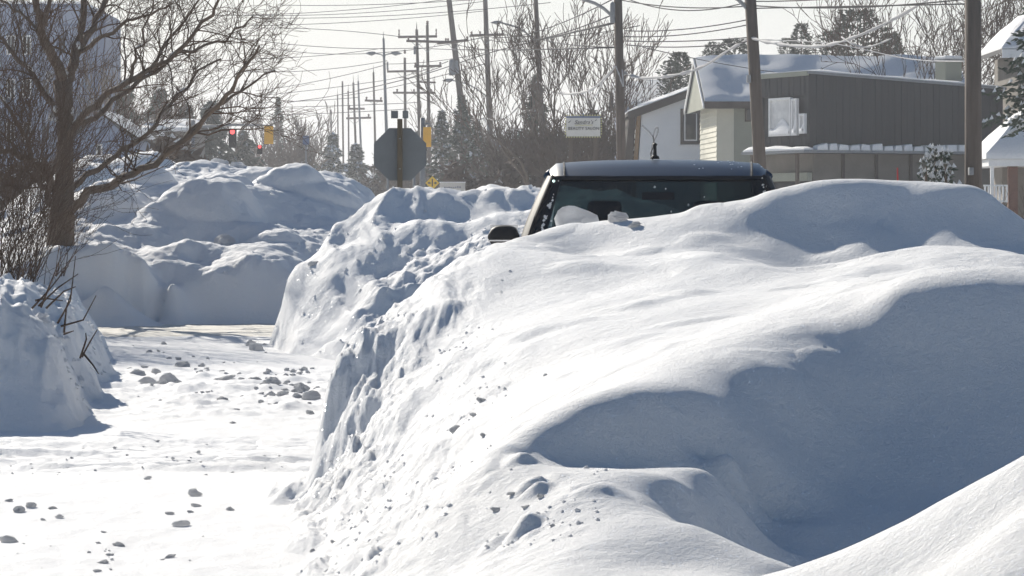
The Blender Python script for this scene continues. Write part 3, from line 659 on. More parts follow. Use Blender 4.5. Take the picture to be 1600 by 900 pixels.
# the big bare tree at the left: main limbs follow their real sweep, twigs grow off them
def big_tree():
    D = 50.3; rng = random.Random(3); x0 = PX(95, D)
    root = empty('bare_tree', (x0, D, 0), 0, 'large bare tree with forked trunk and wide twiggy crown at the left', 'tree')
    def W2(px, py, dy=0): return Vector((PX(px, D+dy)-x0, dy, PZ(py, D+dy)))
    k = D/F
    t = MB(); tw = MB(); sn = MB()
    t.tube([W2(92,470), W2(93,400), W2(97,340), W2(100,280), W2(102,220), W2(101,165), W2(97,125)], [r_*k for r_ in (27, 23, 20, 14.5, 12.5, 14, 15)], 12)
    t.build('trunk', M['bark'], root, smooth=True)
    limbs = [
     ([(99,130,0),(80,90,-.3),(68,50,-.5),(60,10,-.7),(50,-60,-1)], 11, 5),
     ([(103,130,0),(112,100,.2),(122,60,.4),(130,20,.5),(133,-60,.8)], 10, 5),
     ([(112,105,.2),(130,65,.6),(150,30,.9),(172,-10,1.2),(190,-60,1.5)], 8, 3.5),
     ([(70,40,-.5),(80,0,-.6),(95,-50,-.8)], 5, 3),
     ([(108,212,0),(130,180,-.5),(160,155,-1),(200,130,-1.4),(245,105,-1.8),(290,70,-2.2),(330,25,-2.6),(360,-20,-3)], 7, 2.2),
     ([(108,200,.2),(150,185,.8),(190,150,1.2),(235,115,1.6),(270,90,2.0),(310,75,2.3),(350,60,2.6),(395,25,3.0)], 6, 1.6),
     ([(110,330,0),(140,300,-.8),(190,280,-1.6),(240,258,-2.2),(290,215,-2.8),(340,165,-3.2),(372,120,-3.6),(405,72,-3.9)], 9, 2.0),
     ([(290,215,-2.8),(330,180,-3.0),(380,140,-3.2),(430,110,-3.5)], 4, 1.2),
     ([(105,300,.3),(150,262,.8),(190,235,1.2),(230,205,1.7),(262,165,2.2),(300,120,2.6),(345,92,3.0)], 6, 1.8),
     ([(92,300,0),(70,270,-.5),(50,250,-.9),(20,240,-1.3),(-20,215,-1.8)], 8, 4),
     ([(92,340,0),(72,300,.4),(55,262,.8),(35,200,1.0),(0,150,1.4)], 7, 3),
     ([(90,180,0),(60,130,.4),(30,95,.7),(0,62,.9),(-40,30,1.2)], 6, 2.5),
     ([(128,80,.4),(160,60,.2),(200,30,0),(235,24,-.2),(270,5,-.4)], 4.5, 1.6),
     ([(75,70,-.4),(55,40,-.1),(30,20,.2),(0,0,.4)], 4, 2),
     ([(235,115,1.6),(262,60,1.9),(300,20,2.1),(330,-30,2.3)], 3.6, 1.4),
     ([(200,130,-1.4),(215,90,-1.6),(225,50,-1.7),(240,0,-1.8)], 3.4, 1.4),
    ]
    for pl, a, b in limbs:
        pts = [W2(*q) for q in pl]; mb = MB(); n = len(pts)
        # smooth the limb and let it wander a little
        P2 = []
        for i in range(n-1):
            for s_ in range(3):
                f = s_/3; q = pts[i].lerp(pts[i+1], f)+Vector((rng.gauss(0,1), rng.gauss(0,1), rng.gauss(0,1)))*.025*(i > 0 or s_ > 0); P2.append(q)
        P2.append(pts[-1]); m_ = len(P2); rad = [.86*(a+(b-a)*i/(m_-1))*k for i in range(m_)]
        mb.tube(P2, rad, 8, cap=False); mb.build('limb', M['bark'], root, smooth=True, fix=False)
        L = sum((P2[i+1]-P2[i]).length for i in range(m_-1))
        cnt = int(L*4.0)
        for c in range(cnt):
            i = min(m_-2, int((.22+.78*rng.random())*(m_-1))); pp = P2[i].lerp(P2[i+1], rng.random())
            ax = (P2[i+1]-P2[i]).normalized(); side = Vector((rng.gauss(0,1), rng.gauss(0,1), rng.gauss(0,.8))); side -= ax*side.dot(ax); side.normalize()
            nd = (ax*.8+side*rng.uniform(.5, 1.1)+Vector((0,0,.15))).normalized()
            grow(tw, tw, pp, nd, rng.uniform(.4, 1.0), min(rad[i]*.45, .017), 2, rng, .55, .12, .2, 4, .0036, (3, 5))
        for c in range(int(L*.8)):                  # snow caught on top of the limb
            i = rng.randrange(m_-1)
            if abs((P2[i+1]-P2[i]).normalized().z) < .75 and rng.random() < .6:
                q0, q1 = P2[i], P2[i+1]; u_ = Vector((0,0,rad[i]*.8)); sn.tube([q0+u_*.7, q0.lerp(q1,.5)+u_*1.25, q1+u_*.7], [rad[i]*.35, rad[i]*.8, rad[i]*.3], 5)
    for px, py, r_ in [(101,117,9),(76,120,7),(84,178,9),(92,183,8),(121,70,6),(113,175,6)]:
        c = W2(px, py, -.05)
        for q in range(3): e = Vector((rng.uniform(-.6,.6), rng.uniform(-.3,.2), rng.uniform(-.8,.9)))*r_*k; sn.lathe([(0,-r_*k*.7),(r_*k*.45,-r_*k*.4),(r_*k*rng.uniform(.4,.65),0),(r_*k*.35,r_*k*.5),(0,r_*k*.6)], 7, c+e)
    o = sn.build('snow_on_limbs', M['cap'], root, smooth=True); o['kind'] = 'stuff'
    o = tw.build('twigs', M['twig'], root, fix=False); o['kind'] = 'stuff'
big_tree()
# dense multi-stemmed shrub in front of it, at the left frame edge
def shrub(px, D, n, h, wx, wy, seed, label, lean=0.0, r=.006, z0=None, mt='twig', depth=2, cat='shrub', name='bare_shrub', g=None):
    rng = random.Random(seed); x0 = PX(px, D); z = ground_z(x0, D) if z0 is None else z0
    root = empty(name, (x0, D, z), 0, label, cat, g); tw = MB()
    for i in range(n):
        a = rng.uniform(-1, 1); b = rng.uniform(-1, 1)
        grow(tw, tw, Vector((a*wx*.45, b*wy*.45, -.15)), Vector((a*.35+lean+rng.gauss(0,.12), b*.3, 1)), h*rng.uniform(.4, .65), r*rng.uniform(.8, 1.5), depth, rng, .55, .28, .17, 3, r*.5, (2, 4))
    o = tw.build('stems', M[mt], root, fix=False); return root
shrub(-48, 44, 85, 3.5, .9, 1.0, 21, 'dense tangled reddish-brown shrub at the left frame edge', -.06, .007, .5, depth=3)
shrub(0, 40, 44, 2.0, .8, .8, 22, 'shorter brown shrub in front, rising from the left bank', .0, .006, .55)
def twigset(px, py, D, lines, label):
    x0 = PX(px, D); z = PZ(py, D); root = None; mb = MB()
    for ln in lines:
        pts = [Vector((PX(a, D+dy)-x0, dy, PZ(b, D+dy)-z)) for a, b, dy in ln]; mb.tube(pts, [.009*(1-.6*i/(len(pts)-1)) for i in range(len(pts))], 5)
    o = mb.build('twig_cluster', M['twig'], None, loc=(x0, D, z)); tag(o, label, 'twigs')
twigset(60, 470, 25.6, [[(50,482,0),(75,455,0),(107,415,.1)],[(60,478,0),(90,450,.1),(122,428,.2)],[(64,480,0),(80,440,-.1),(92,410,-.2)],[(72,482,0),(100,455,0),(118,448,.1)],[(55,470,0),(70,466,0),(98,470,.1)],[(90,505,0),(110,470,.1),(118,400,.2)],[(95,510,0),(130,500,0),(150,462,.1)],[(100,520,0),(104,480,0),(112,455,0)]],
        'cluster of bare twigs poking out of the crest of the left snow bank')
twigset(130, 550, 25.4, [[(128,558,0),(140,535,0),(152,515,.1)],[(125,560,0),(135,530,0),(134,520,0)],[(130,552,0),(145,570,-.2),(154,584,-.3)],[(100,522,0),(115,517,-.1)]],
        'few thin twigs low on the side of the left snow bank')

# ------------------------------------------------------------------ more materials
M.update(
    truck=mat('dark_blue_truck_paint', (0.018, 0.045, 0.088), 0.38, (0.015, 0.038, 0.075), 2, spec=0.35),
    black=mat('black_plastic', (0.016, 0.016, 0.018), 0.6, spec=0.25), rubber=mat('tyre_rubber', (0.02, 0.02, 0.02), 0.85),
    chrome=mat('bright_metal', (0.6, 0.6, 0.62), 0.2, metal=1.0), cloth=mat('seat_cloth', (0.035, 0.035, 0.04), 0.9),
    glass=glass_mat('vehicle_glass', (0.15, 0.21, 0.22)), pane=mat('dark_window_pane', (0.03, 0.035, 0.04), 0.08),
    lamp=mat('headlight_lens', (0.5, 0.5, 0.5), 0.1), frost=snow_mat('frost', glint=False, bump=0.002),
    dark_board=mat('charcoal_board_cladding', (0.046, 0.046, 0.047), 0.85, (0.033, 0.034, 0.036), 2, 0.004, 30, stretch=(6, 6, .3)),
    brown_wall=mat('taupe_stucco', (0.19, 0.17, 0.145), 0.9, (0.14, 0.125, 0.105), 1.5, 0.01, 30),
    white_side=mat('white_siding', (0.78, 0.79, 0.80), 0.7, (0.70, 0.71, 0.73), 0.8),
    cream=mat('cream_siding', (0.62, 0.60, 0.50), 0.7, (0.55, 0.53, 0.43), 0.8),
    sage=mat('sage_wall', (0.30, 0.31, 0.25), 0.8, (0.25, 0.26, 0.21), 0.8),
    trim=mat('dark_brown_trim', (0.06, 0.045, 0.035), 0.7), tan=mat('tan_timber', (0.30, 0.19, 0.10), 0.8, (0.22, 0.14, 0.07), 5),
    wtrim=mat('white_painted_timber', (0.75, 0.75, 0.74), 0.6, (0.66, 0.66, 0.65), 4),
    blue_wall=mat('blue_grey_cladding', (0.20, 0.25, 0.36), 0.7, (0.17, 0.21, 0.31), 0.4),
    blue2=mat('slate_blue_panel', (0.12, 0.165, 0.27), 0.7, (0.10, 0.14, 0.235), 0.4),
    brick=mat('red_brick', (0.17, 0.085, 0.06), 0.9, (0.13, 0.07, 0.052), 6), curtain=mat('white_curtain', (0.7, 0.7, 0.68), 0.9, (0.5, 0.5, 0.5), 3),
    yellow=mat('signal_yellow', (0.80, 0.42, 0.03), 0.6, (0.7, 0.36, 0.03), 3), ysign=mat('warning_yellow', (0.85, 0.55, 0.03), 0.5, (0.8, 0.5, 0.03), 3),
    signface=mat('white_sign_board', (0.62, 0.60, 0.56), 0.7, (0.56, 0.54, 0.5), 3), ink=mat('dark_lettering', (0.05, 0.05, 0.05), 0.7),
    ygreen=mat('yellow_green_paint', (0.50, 0.48, 0.22), 0.7), bluepaint=mat('pale_blue_paint', (0.17, 0.20, 0.28), 0.7), red=mat('red_paint', (0.5, 0.04, 0.04), 0.6),
    redlit=emit('lit_red_signal', (1.0, 0.06, 0.06), 2.2), shingle=mat('dark_shingles', (0.05, 0.05, 0.055), 0.9, bump=.01),
)
def text(s, size, loc, m, parent, rot=(math.pi/2, 0, 0), shear=0.0, name='lettering', sx=1.0):
    c = bpy.data.curves.new('t', 'FONT'); c.body = s; c.size = size; c.align_x = 'CENTER'; c.align_y = 'CENTER'; c.extrude = 0.004; c.shear = shear; c.space_character = 1.05
    t = bpy.data.objects.new('t', c); COL.objects.link(t); bpy.context.view_layer.update()
    me = bpy.data.meshes.new_from_object(t.evaluated_get(bpy.context.evaluated_depsgraph_get())); bpy.data.objects.remove(t)
    me.materials.clear(); me.materials.append(m); o = bpy.data.objects.new(name, me); COL.objects.link(o); o.parent = parent
    o.location = loc; o.rotation_euler = rot; o.scale = (sx, 1, 1); return o

# ------------------------------------------------------------------ the buried pickup
def truck():
    T = empty('pickup_truck', (PX(1029, 26), 26, 0), R(-2.0), 'dark blue pickup truck facing the camera, buried to its windshield in snow', 'truck')
    T.scale = (1.045, 1, 1)
    def g2(fn, nu, nv): return [[fn(-1+2*i/nu, j/nv) for i in range(nu+1)] for j in range(nv+1)]
    ws = lambda u, v: (u*(.995+(.775-.995)*v), (-.40+.30*u*u)*(1-v)+(.40+.10*u*u)*v-.03*math.sin(math.pi*v), 1.17+(1.842-1.17)*v)
    w = MB().grid(g2(ws, 20, 8)).build('windshield', M['glass'], T, smooth=True)
    band = MB().grid(g2(lambda u, v: (lambda p: (p[0], p[1]-.004, p[2]+.004))(ws(u*.995, .955+.045*v)), 20, 2)).build('tint_band', M['black'], w, smooth=True)
    def roofp(u, v):
        y = .39+.10*u*u*(1-v)+v*2.15; cr = 1.845+.142*(1-math.exp(-(v*2.15)/.24))
        s = .80+.035*math.sin(math.pi*min(v*1.4, 1)*.5)
        return (s*u, y, cr-.035*abs(u)**3-.05*max(0, abs(u)-.93)/.07)
    MB().grid(g2(roofp, 28, 16)).build('roof', M['truck'], T, smooth=True)
    for sx in (-1, 1):
        MB().tube([Vector(roofp(sx*.86, v))+Vector((0, 0, .002)) for v in (.01, .05, .1, .2, .35, .6, .95)], .009, 5).build('roof_moulding', M['black'], T)
        # A pillar: a flat-sided strip between windshield and side glass
        a = MB(); gb = Vector((sx*.995, -.10, 1.17)); gt = Vector((sx*.775, .50, 1.842)); ob = Vector((sx*1.07, .02, 1.15)); ot = Vector((sx*.825, .66, 1.845))
        rows = []
        for k in range(9):
            t = k/8; p0 = gb.lerp(gt, t); p1 = ob.lerp(ot, t); b_ = Vector((sx*.012*math.sin(math.pi*t), 0, .02*math.sin(math.pi*t)))
            rows.append([p0+b_, p0.lerp(p1, .5)+b_+Vector((sx*.012, -.02, .006)), p1+b_, p1+b_+Vector((-sx*.05, .05, 0)), p0+b_+Vector((-sx*.02, .06, -.02))])
        a.grid(rows).build('windshield_pillar', M['black'], T, smooth=True)
        MB().tube([ob.lerp(ot, t)+Vector((sx*.004, -.01, 0)) for t in (0, .25, .5, .75, 1)], .005, 5).build('highlight_strip', M['galv'], T)  # thin pale strip stands in for the highlight streak along the pillar
        MB().tube([gb+Vector((sx*.004, -.012, .01)), gb.lerp(gt, .5)+Vector((sx*.01, -.014, .02)), gt+Vector((0, -.012, .006))], .012, 5).build('pillar_seal', M['black'], T)
        # roof rail
        MB().tube([ot, Vector((sx*.81, 1.2, 1.885)), Vector((sx*.815, 1.9, 1.89)), Vector((sx*.80, 2.5, 1.86))], .026, 8).build('roof_rail', M['truck'], T, smooth=True)
        # side glass, doors
        sg = [(sx*.985, .10, 1.18), (sx*.82, .68, 1.81), (sx*.82, 2.35, 1.84), (sx*.98, 2.5, 1.18)]
        MB().add(sg, [(0, 1, 2, 3)]).build('side_window', M['glass'], T)
        MB().tube([(sx*.985, 1.35, 1.17), (sx*.80, 1.35, 1.86)], .03, 6).build('door_pillar', M['black'], T)
        MB().tube([(sx*.98, 2.5, 1.17), (sx*.79, 2.42, 1.86)], .05, 6).build('rear_pillar', M['truck'], T)
        for y0, y1 in ((.08, 1.33), (1.36, 2.48)):
            d = MB().box(min(sx*.93, sx*1.0), max(sx*.93, sx*1.0), y0, y1, .48, 1.165).build('door', M['truck'], T, bevel=.02)
            MB().box(min(sx*1.002, sx*1.03), max(sx*1.002, sx*1.03), y1-.25, y1-.08, .98, 1.02).build('handle', M['black'], d)
        # mirror
        mh = MB(); cx = sx*1.12
        rows = []
        for k in range(9):
            t = -1+2*k/8; r_ = math.sqrt(max(0.02, 1-abs(t)**3))
            rows.append([(cx+.115*t, -.02+.07*r_*math.cos(q*math.pi/6), 1.38+.085*r_*math.sin(q*math.pi/6)) for q in range(13)])
        mo = mh.grid(rows).build('side_mirror', M['black'], T, smooth=True)
        MB().tube([(sx*.97, .08, 1.27), (sx*1.08, .0, 1.33)], .03, 6).build('mirror_arm', M['black'], mo)
        MB().box(cx-.10, cx+.10, .035, .05, 1.33, 1.47).build('mirror_glass', M['chrome'], mo)
        MB().box(cx-.11, cx+.10, -.095, -.08, 1.345, 1.356).build('mirror_trim', M['chrome'], mo)
        # fender, headlight, wheels
        MB().prism_x([(-2.0, .55), (-2.0, 1.02), (-1.6, 1.10), (.06, 1.16), (.06, .45), (-.55, .45), (-.68, .80), (-.98, .95), (-1.28, .80), (-1.4, .5)], min(sx*.80, sx*1.0), max(sx*.80, sx*1.0)).build('fender', M['truck'], T, bevel=.03)
        MB().box(min(sx*.62, sx*.96), max(sx*.62, sx*.96), -2.04, -1.95, .80, .98).build('headlight', M['lamp'], T, bevel=.02)
        for wy in (-.98, 3.55):
            wv = MB(); prof = [(.22, -.12), (.36, -.125), (.395, -.09), (.40, 0), (.395, .09), (.36, .125), (.22, .12)]
            b = MB(); n = 24
            for r_, o_ in prof:
                for q in range(n): an = 2*math.pi*q/n; b.v.append((sx*.85+o_, wy+r_*math.cos(an), .40+r_*math.sin(an)))
            for i in range(len(prof)-1):
                for q in range(n): b.f.append((i*n+q, i*n+(q+1) % n, (i+1)*n+(q+1) % n, (i+1)*n+q))
            wo_ = b.build('wheel', M['rubber'], T, smooth=True)
            rm = MB()
            for q in range(6):
                an = q*math.pi/3; rm.tube([(sx*.93, wy, .40), (sx*.90, wy+.23*math.cos(an), .40+.23*math.sin(an))], .03, 5)
            rm.build('rim', M['chrome'], wo_)
        MB().prism_x([(2.56, .55), (2.56, 1.22), (4.75, 1.22), (4.75, .6), (4.1, .6), (3.95, .85), (3.55, .98), (3.15, .85), (3.0, .55)], min(sx*.85, sx*1.0), max(sx*.85, sx*1.0)).build('bed_side', M['truck'], T, bevel=.03)
    MB().grid(g2(lambda u, v: (u*(.80+.0*v), -1.98+v*1.62+.18*u*u*(v), 1.04+.13*v-.05*u*u+.02*math.cos(u*6)), 16, 8)).build('hood', M['truck'], T, smooth=True)
    gr = MB().box(-.6, .6, -2.02, -1.96, .62, .98).build('grille', M['black'], T, bevel=.01)
    for k in range(4): MB().box(-.58, .58, -2.05, -2.021, .66+k*.08, .69+k*.08).build('grille_bar', M['chrome'], gr)
    MB().box(-.98, .98, -2.16, -2.06, .40, .60).build('bumper', M['chrome'], T, bevel=.03)
    MB().box(-.84, .84, 2.6, 4.7, .62, .68).build('bed_floor', M['black'], T)
    MB().box(-.84, .84, 4.70, 4.76, .62, 1.20).build('tailgate', M['truck'], T, bevel=.02)
    MB().box(-.90, .90, -.30, 2.5, .38, .48).build('cab_floor', M['black'], T)
    MB().box(-.90, .90, -.34, .12, .9, 1.14).build('dashboard', M['black'], T, bevel=.04)
    rw = MB().add([(-.86, 2.56, 1.2), (.86, 2.56, 1.2), (.78, 2.5, 1.84), (-.78, 2.5, 1.84)], [(0, 1, 2, 3)]).build('rear_window', M['glass'], T)
    MB().box(-.93, .93, 2.5, 2.57, .5, 1.19).build('cab_back', M['truck'], T)
    MB().box(-.86, .86, 2.44, 2.53, 1.82, 1.93).build('rear_header', M['black'], T)
    MB().grid(g2(lambda u, v: (.78*u, .5+v*1.95, 1.835+.02*math.sin(math.pi*v)), 6, 6)).build('headliner', M['cloth'], T)
    for sx, nm in ((-.40, 1), (.40, 1)):
        st = MB().box(sx-.25, sx+.25, .75, 1.25, .62, .80).box(sx-.24, sx+.24, 1.18, 1.34, .78, 1.44).build('seat', M['cloth'], T, bevel=.05)
        MB().box(sx-.13, sx+.13, 1.2, 1.30, 1.48, 1.66).build('headrest', M['cloth'], st, bevel=.04)
    MB().box(-.62, .62, 2.0, 2.2, .7, 1.45).build('rear_seat', M['cloth'], T, bevel=.05)
    sw = MB(); pts = [(.40+.19*math.cos(a_*math.pi/10), .32+.10*math.sin(a_*math.pi/10)*-.3, 1.20+.18*math.sin(a_*math.pi/10)) for a_ in range(21)]
    sw.tube(pts, .016, 6); sw.tube([(.22, .32, 1.2), (.58, .32, 1.2)], .02, 5); sw.build('steering_wheel', M['black'], T)
    MB().box(-.12, .12, .30, .33, 1.66, 1.72).build('rear_view_mirror', M['black'], T, bevel=.01)
    an = MB().lathe([(.035, 0), (.03, .02), (.014, .03), (.012, .10), (.02, .115), (.0, .13)], 8, (-.02, 1.0, 1.985)).build('roof_antenna', M['black'], T)
    # frost and clinging snow along the glass edges
    rf = random.Random(9); fr = MB()
    for k in range(60):
        u, v = (-.93+rf.gauss(0, .008), rf.uniform(.25, .95)) if k < 30 else (.965+rf.gauss(0, .012), rf.uniform(.3, .98)) if k < 52 else (rf.uniform(-.9, .9), rf.uniform(.4, .9))
        p = Vector(ws(u, v)); r_ = rf.uniform(.004, .013); q = Vector((r_, 0, r_*.7))
        fr.add([p+Vector((-r_, -.004, 0)), p+Vector((0, -.012, r_*1.4)), p+Vector((r_, -.004, r_*.2)), p+Vector((0, -.006, -r_*1.3))], [(0, 1, 2), (0, 2, 3)])
    for k in range(16):
        u = rf.gauss(.62, .2); u = min(u, .95); v = rf.uniform(.05, .3); p = Vector(roofp(u, v)); r_ = rf.uniform(.003, .010)
        fr.add([p+Vector((-r_, 0, .002)), p+Vector((0, 0, r_*.8)), p+Vector((r_, 0, .002)), p+Vector((0, -r_, 0))], [(0, 1, 3), (1, 2, 3)])
    o = fr.build('frost', M['frost'], T); o['kind'] = 'stuff'
truck()

# ------------------------------------------------------------------ octagonal sign seen from behind, and small signs
def stop_sign():
    D = 45.5; k = D/F; x = PX(625, D); T = empty('stop_sign', (x, D, 0), 0, 'grey back of an octagonal stop sign on a brown post between snow banks', 'sign')
    c = PZ(241, D); r = 41*k/math.cos(math.pi/8)
    oc = [(r*math.cos(math.pi/8+i*math.pi/4), c+r*math.sin(math.pi/8+i*math.pi/4)) for i in range(8)]
    MB().prism(oc, .012, .018).build('sign_back', M['signback'], T)
    MB().prism([(a*.985, c+(b-c)*.985) for a, b in oc], .0185, .021).build('sign_face', M['red'], T)
    MB().box(-.034, .034, -.08, .01, -.3, PZ(186, D)).build('post', M['post'], T, bevel=.006)
    for z in (c-.2, c+.2): MB().lathe([(0, .012), (.012, .01), (.014, 0)], 8, (0, 0, 0)).build('bolt', M['galv'], T).location = (0, -.082, z)
    for a, b in ((-14, -3), (4, 13)): MB().box(a*k, b*k, -.01, .005, PZ(185, D), PZ(173, D)).build('name_plate', M['signback'], T)
stop_sign()
def diamond():
    D = 150.0; k = D/F; T = empty('warning_sign', (PX(675.5, D), D, 0), 0, 'small yellow diamond warning sign with black arrows just above the snow bank', 'sign'); c = PZ(286, D); r = 11*k
    MB().prism([(-r, c), (0, c-r), (r, c), (0, c+r)], -.01, 0).build('sign_face', M['ysign'], T)
    MB().prism([(-r*.08, c-r*.5), (r*.08, c-r*.5), (r*.08, c+r*.6), (-r*.08, c+r*.6)], -.016, -.011).build('bar', M['ink'], T)
    for s in (-1, 1): MB().prism([(s*r*.2, c-r*.07), (s*r*.4, c-r*.07), (s*r*.4, c-r*.22), (s*r*.68, c), (s*r*.4, c+r*.22), (s*r*.4, c+r*.07), (s*r*.2, c+r*.07)], -.016, -.011).build('arrow', M['ink'], T)
    MB().box(-.04, .04, .002, .06, 0, c).build('post', M['galv'], T)
diamond()
def white_board():
    D = 152.0; k = D/F; T = empty('sign_board', (PX(707, D), D, 0), 0, 'pale board with blue writing beside the yellow diamond sign', 'sign')
    MB().box(-20*k, 20*k, 0, .08, PZ(306, D), PZ(286, D)).build('board', M['signface'], T)
    MB().box(-20.5*k, 20.5*k, -.03, .11, PZ(286, D)+.003, PZ(284, D)).build('snow_cap', M['cap'], T)
    r_ = random.Random(4); mk = MB()
    for i in range(8): x = (-13+i*3.4)*k; h = r_.uniform(1.6, 3.2)*k; mk.box(x, x+2.0*k, -.008, -.002, PZ(294, D), PZ(294, D)+h)
    mk.build('marks', M['bluepaint'], T)
    for s in (-1, 1): MB().box(s*15*k-.05, s*15*k+.05, .09, .17, 0, PZ(288, D)).build('post', M['wood'], T)
white_board()
def salon_sign():
    D = 92.0; k = D/F; T = empty('salon_sign', (PX(912, D), D, 0), 0, 'white beauty salon sign edged with small bulbs before dark conifers', 'sign')
    x0, x1, z0, z1 = -27*k, 26*k, PZ(213, D), PZ(181, D)
    b = MB().box(x0, x1, 0, .10, z0, z1).build('board', M['signface'], T, bevel=.01)
    MB().prism([(-5*k, z1), (2*k, z1), (-.5*k, z1+5*k)], .02, .08).build('peak', M['bluepaint'], T)
    MB().box(x0, x1, -.005, -.001, z1-3.4*k, z1-.3*k).build('blue_band', M['bluepaint'], T)
    bm_ = bmesh.new(); bmesh.ops.create_icosphere(bm_, subdivisions=1, radius=1.3*k); me = bpy.data.meshes.new('bulb'); bm_.to_mesh(me); bm_.free(); me.materials.append(M['ygreen'])
    nb = 13
    pos = [(x0+(x1-x0)*i/nb, z) for i in range(nb+1) for z in (z0-1.2*k, z1+1.0*k)]+[(x, z0+(z1-z0)*i/8) for i in range(1, 8) for x in (x0-1.6*k, x1+1.6*k)]
    for x, z in pos: o = bpy.data.objects.new('bulb', me); COL.objects.link(o); o.parent = T; o.location = (x, .0, z)
    zc = PZ(191, D); text("Sandra's", 8.5*k, (0, -.008, zc), M['ink'], T, shear=.35)
    MB().tube([(x, -.01, PZ(195.6, D)+.5*k*math.sin(x*40)) for x in np.linspace(-14*k, 14*k, 12)], .9*k*.5, 4).build('flourish', M['ygreen'], T)
    text("BEAUTY SALON", 6.6*k, (0, -.008, PZ(201.0, D)), M['ink'], T)
    for sx, pz, w_ in ((-22, 189, 3.0), (19, 186.5, 2.6)): MB().prism([((sx-w_)*k, PZ(pz+3, D)), ((sx+1)*k, PZ(pz, D)), ((sx+w_)*k, PZ(pz-3, D)), ((sx+.5)*k, PZ(pz+2, D))], -.01, -.004).build('emblem', M['ink'], T)
    for s in (-20, 19): MB().box(s*k-.05, s*k+.05, .11, .21, 0, z1).build('post', M['wood'], T)
salon_sign()

# ------------------------------------------------------------------ utility poles, street lamps, signals
def pole(px0, py0, pxg, w, D, label, arms=(), extras=(), m='wood', wt=None, pyg=300):
    """leaning pole: passes (px0,py0) at its top and pxg at image row pyg; reaches the ground"""
    k = D/F; z0 = PZ(py0, D); zg = PZ(pyg, D); xg = PX(pxg, D)+(PX(pxg, D)-PX(px0, D))/(z0-zg)*zg
    T = empty('utility_pole', (xg, D, 0), 0, label, 'pole')
    top = Vector((PX(px0, D)-xg, 0, z0)); r1 = w*k/2; r0 = (wt or w*.82)*k/2
    MB().tube([(0, 0, -.2), top*.5, top], [r1*1.05, (r1+r0)/2, r0], 12).build('pole', M[m], T, smooth=True)
    def axis(z): return top*(z/z0)
    for a in arms:                                   # (x left, x right, y left, y right, pins)
        xl, xr, yl, yr = a[:4]; L = Vector((PX(xl, D)-xg, -r1*.9, PZ(yl, D))); Rr = Vector((PX(xr, D)-xg, -r1*.9, PZ(yr, D)))
        th = a[5] if len(a) > 5 else .06
        am = MB().tube([L, Rr], th, 4).build('crossarm', M['wood'], T)
        for t in (a[4] if len(a) > 4 else (.05, .3, .95)):
            p = L.lerp(Rr, t); q = k*2.2
            MB().lathe([(0, 0), (q*.35, q*.2), (q*.7, q*.6), (q*.45, q), (q*.9, q*1.5), (q*.5, q*2.2), (0, q*2.4)], 8, (p.x, p.y, p.z+th*.6)).build('insulator', M['ceramic'], am, smooth=True)
        c = axis((PZ(yl, D)+PZ(yr, D))/2); l6 = (Rr-L).length*.28
        for s in (-1, 1): MB().tube([c+Vector((s*l6, -r1*.9, 0)), c+Vector((0, -r1*.9, -l6*.9))], .02, 4).build('brace', M['galv'], T)
    for e in extras:
        if e[0] == 'can':                            # transformer
            _, px, py0_, py1_, wd = e; rr = wd*k/2
            MB().lathe([(0, 0), (rr*.95, .0), (rr, .03), (rr, (PZ(py0_, D)-PZ(py1_, D))-.04), (rr*.6, (PZ(py0_, D)-PZ(py1_, D))), (0, (PZ(py0_, D)-PZ(py1_, D))+.03)], 14, (PX(px, D)-xg, -r1*.6, PZ(py1_, D))).build('transformer', M['galv'], T, smooth=True)
        if e[0] == 'lamp':                           # (px tip, py tip, px root, py root)
            _, a, b, c_, d = e; p0 = Vector((PX(a, D)-xg, -.3, PZ(b, D))); p1 = Vector((PX(c_, D)-xg, 0, PZ(d, D)))
            mid_ = p0.lerp(p1, .45)+Vector((0, 0, abs(p1.x-p0.x)*.10))
            ar = MB().tube([p1, p1.lerp(mid_, .55)+Vector((0,0,.04)), mid_, p0], .045, 6).build('lamp_arm', M['galv'], T)
            s = -1 if a < c_ else 1; hl = 17*k
            MB().add([(p0.x+s*x_*hl, p0.y+y_*hl*.22, p0.z+z_*hl*.22) for x_, y_, z_ in [(-.1,-.5,.2),(.0,-.9,-.15),(.6,-1,-.2),(1,-.4,0),(1,.4,0),(.6,1,-.2),(0,.9,-.15),(-.1,.5,.2),(.1,-.4,.8),(.6,-.45,.75),(.6,.45,.75),(.1,.4,.8),(.35,0,-.95)]],
                     [(0,1,8),(1,2,9,8),(2,3,9),(3,4,10,9),(4,5,10),(5,6,11,10),(6,7,11),(7,0,8,11),(8,9,10,11),(1,12,2),(2,12,3),(3,12,4),(4,12,5),(5,12,6),(6,12,7),(7,12,0),(0,12,1)]).build('lamp_head', M['galv'], ar)
        if e[0] == 'pin':
            _, px, py, wd, hh = e; MB().lathe([(wd*k*.25, 0), (wd*k*.5, hh*k*.35), (wd*k*.3, hh*k*.5), (wd*k*.5, hh*k*.8), (0, hh*k)], 8, (PX(px, D)-xg, 0, PZ(py, D))).build('insulator', M['ceramic'], T, smooth=True)
        if e[0] == 'box':
            _, a, b, c_, d = e; MB().box(PX(a, D)-xg, PX(b, D)-xg, -r1-.14, -r1+.05, PZ(d, D), PZ(c_, D)).build('bracket_box', M['galv'], T, bevel=.01)
        if e[0] == 'cap':
            q = r0*1.02; MB().tube([top+Vector((0,0,.001)), top+Vector((0,0,11*k))], [r0*.45, r0*.12], 6).build('pole_tip', M[m], T)
    return T
pole(1520, -40, 1521, 28, 62, 'thickest dark wooden pole, standing before the charcoal building', extras=[('box', 1511, 1518, 262, 274)], wt=25)
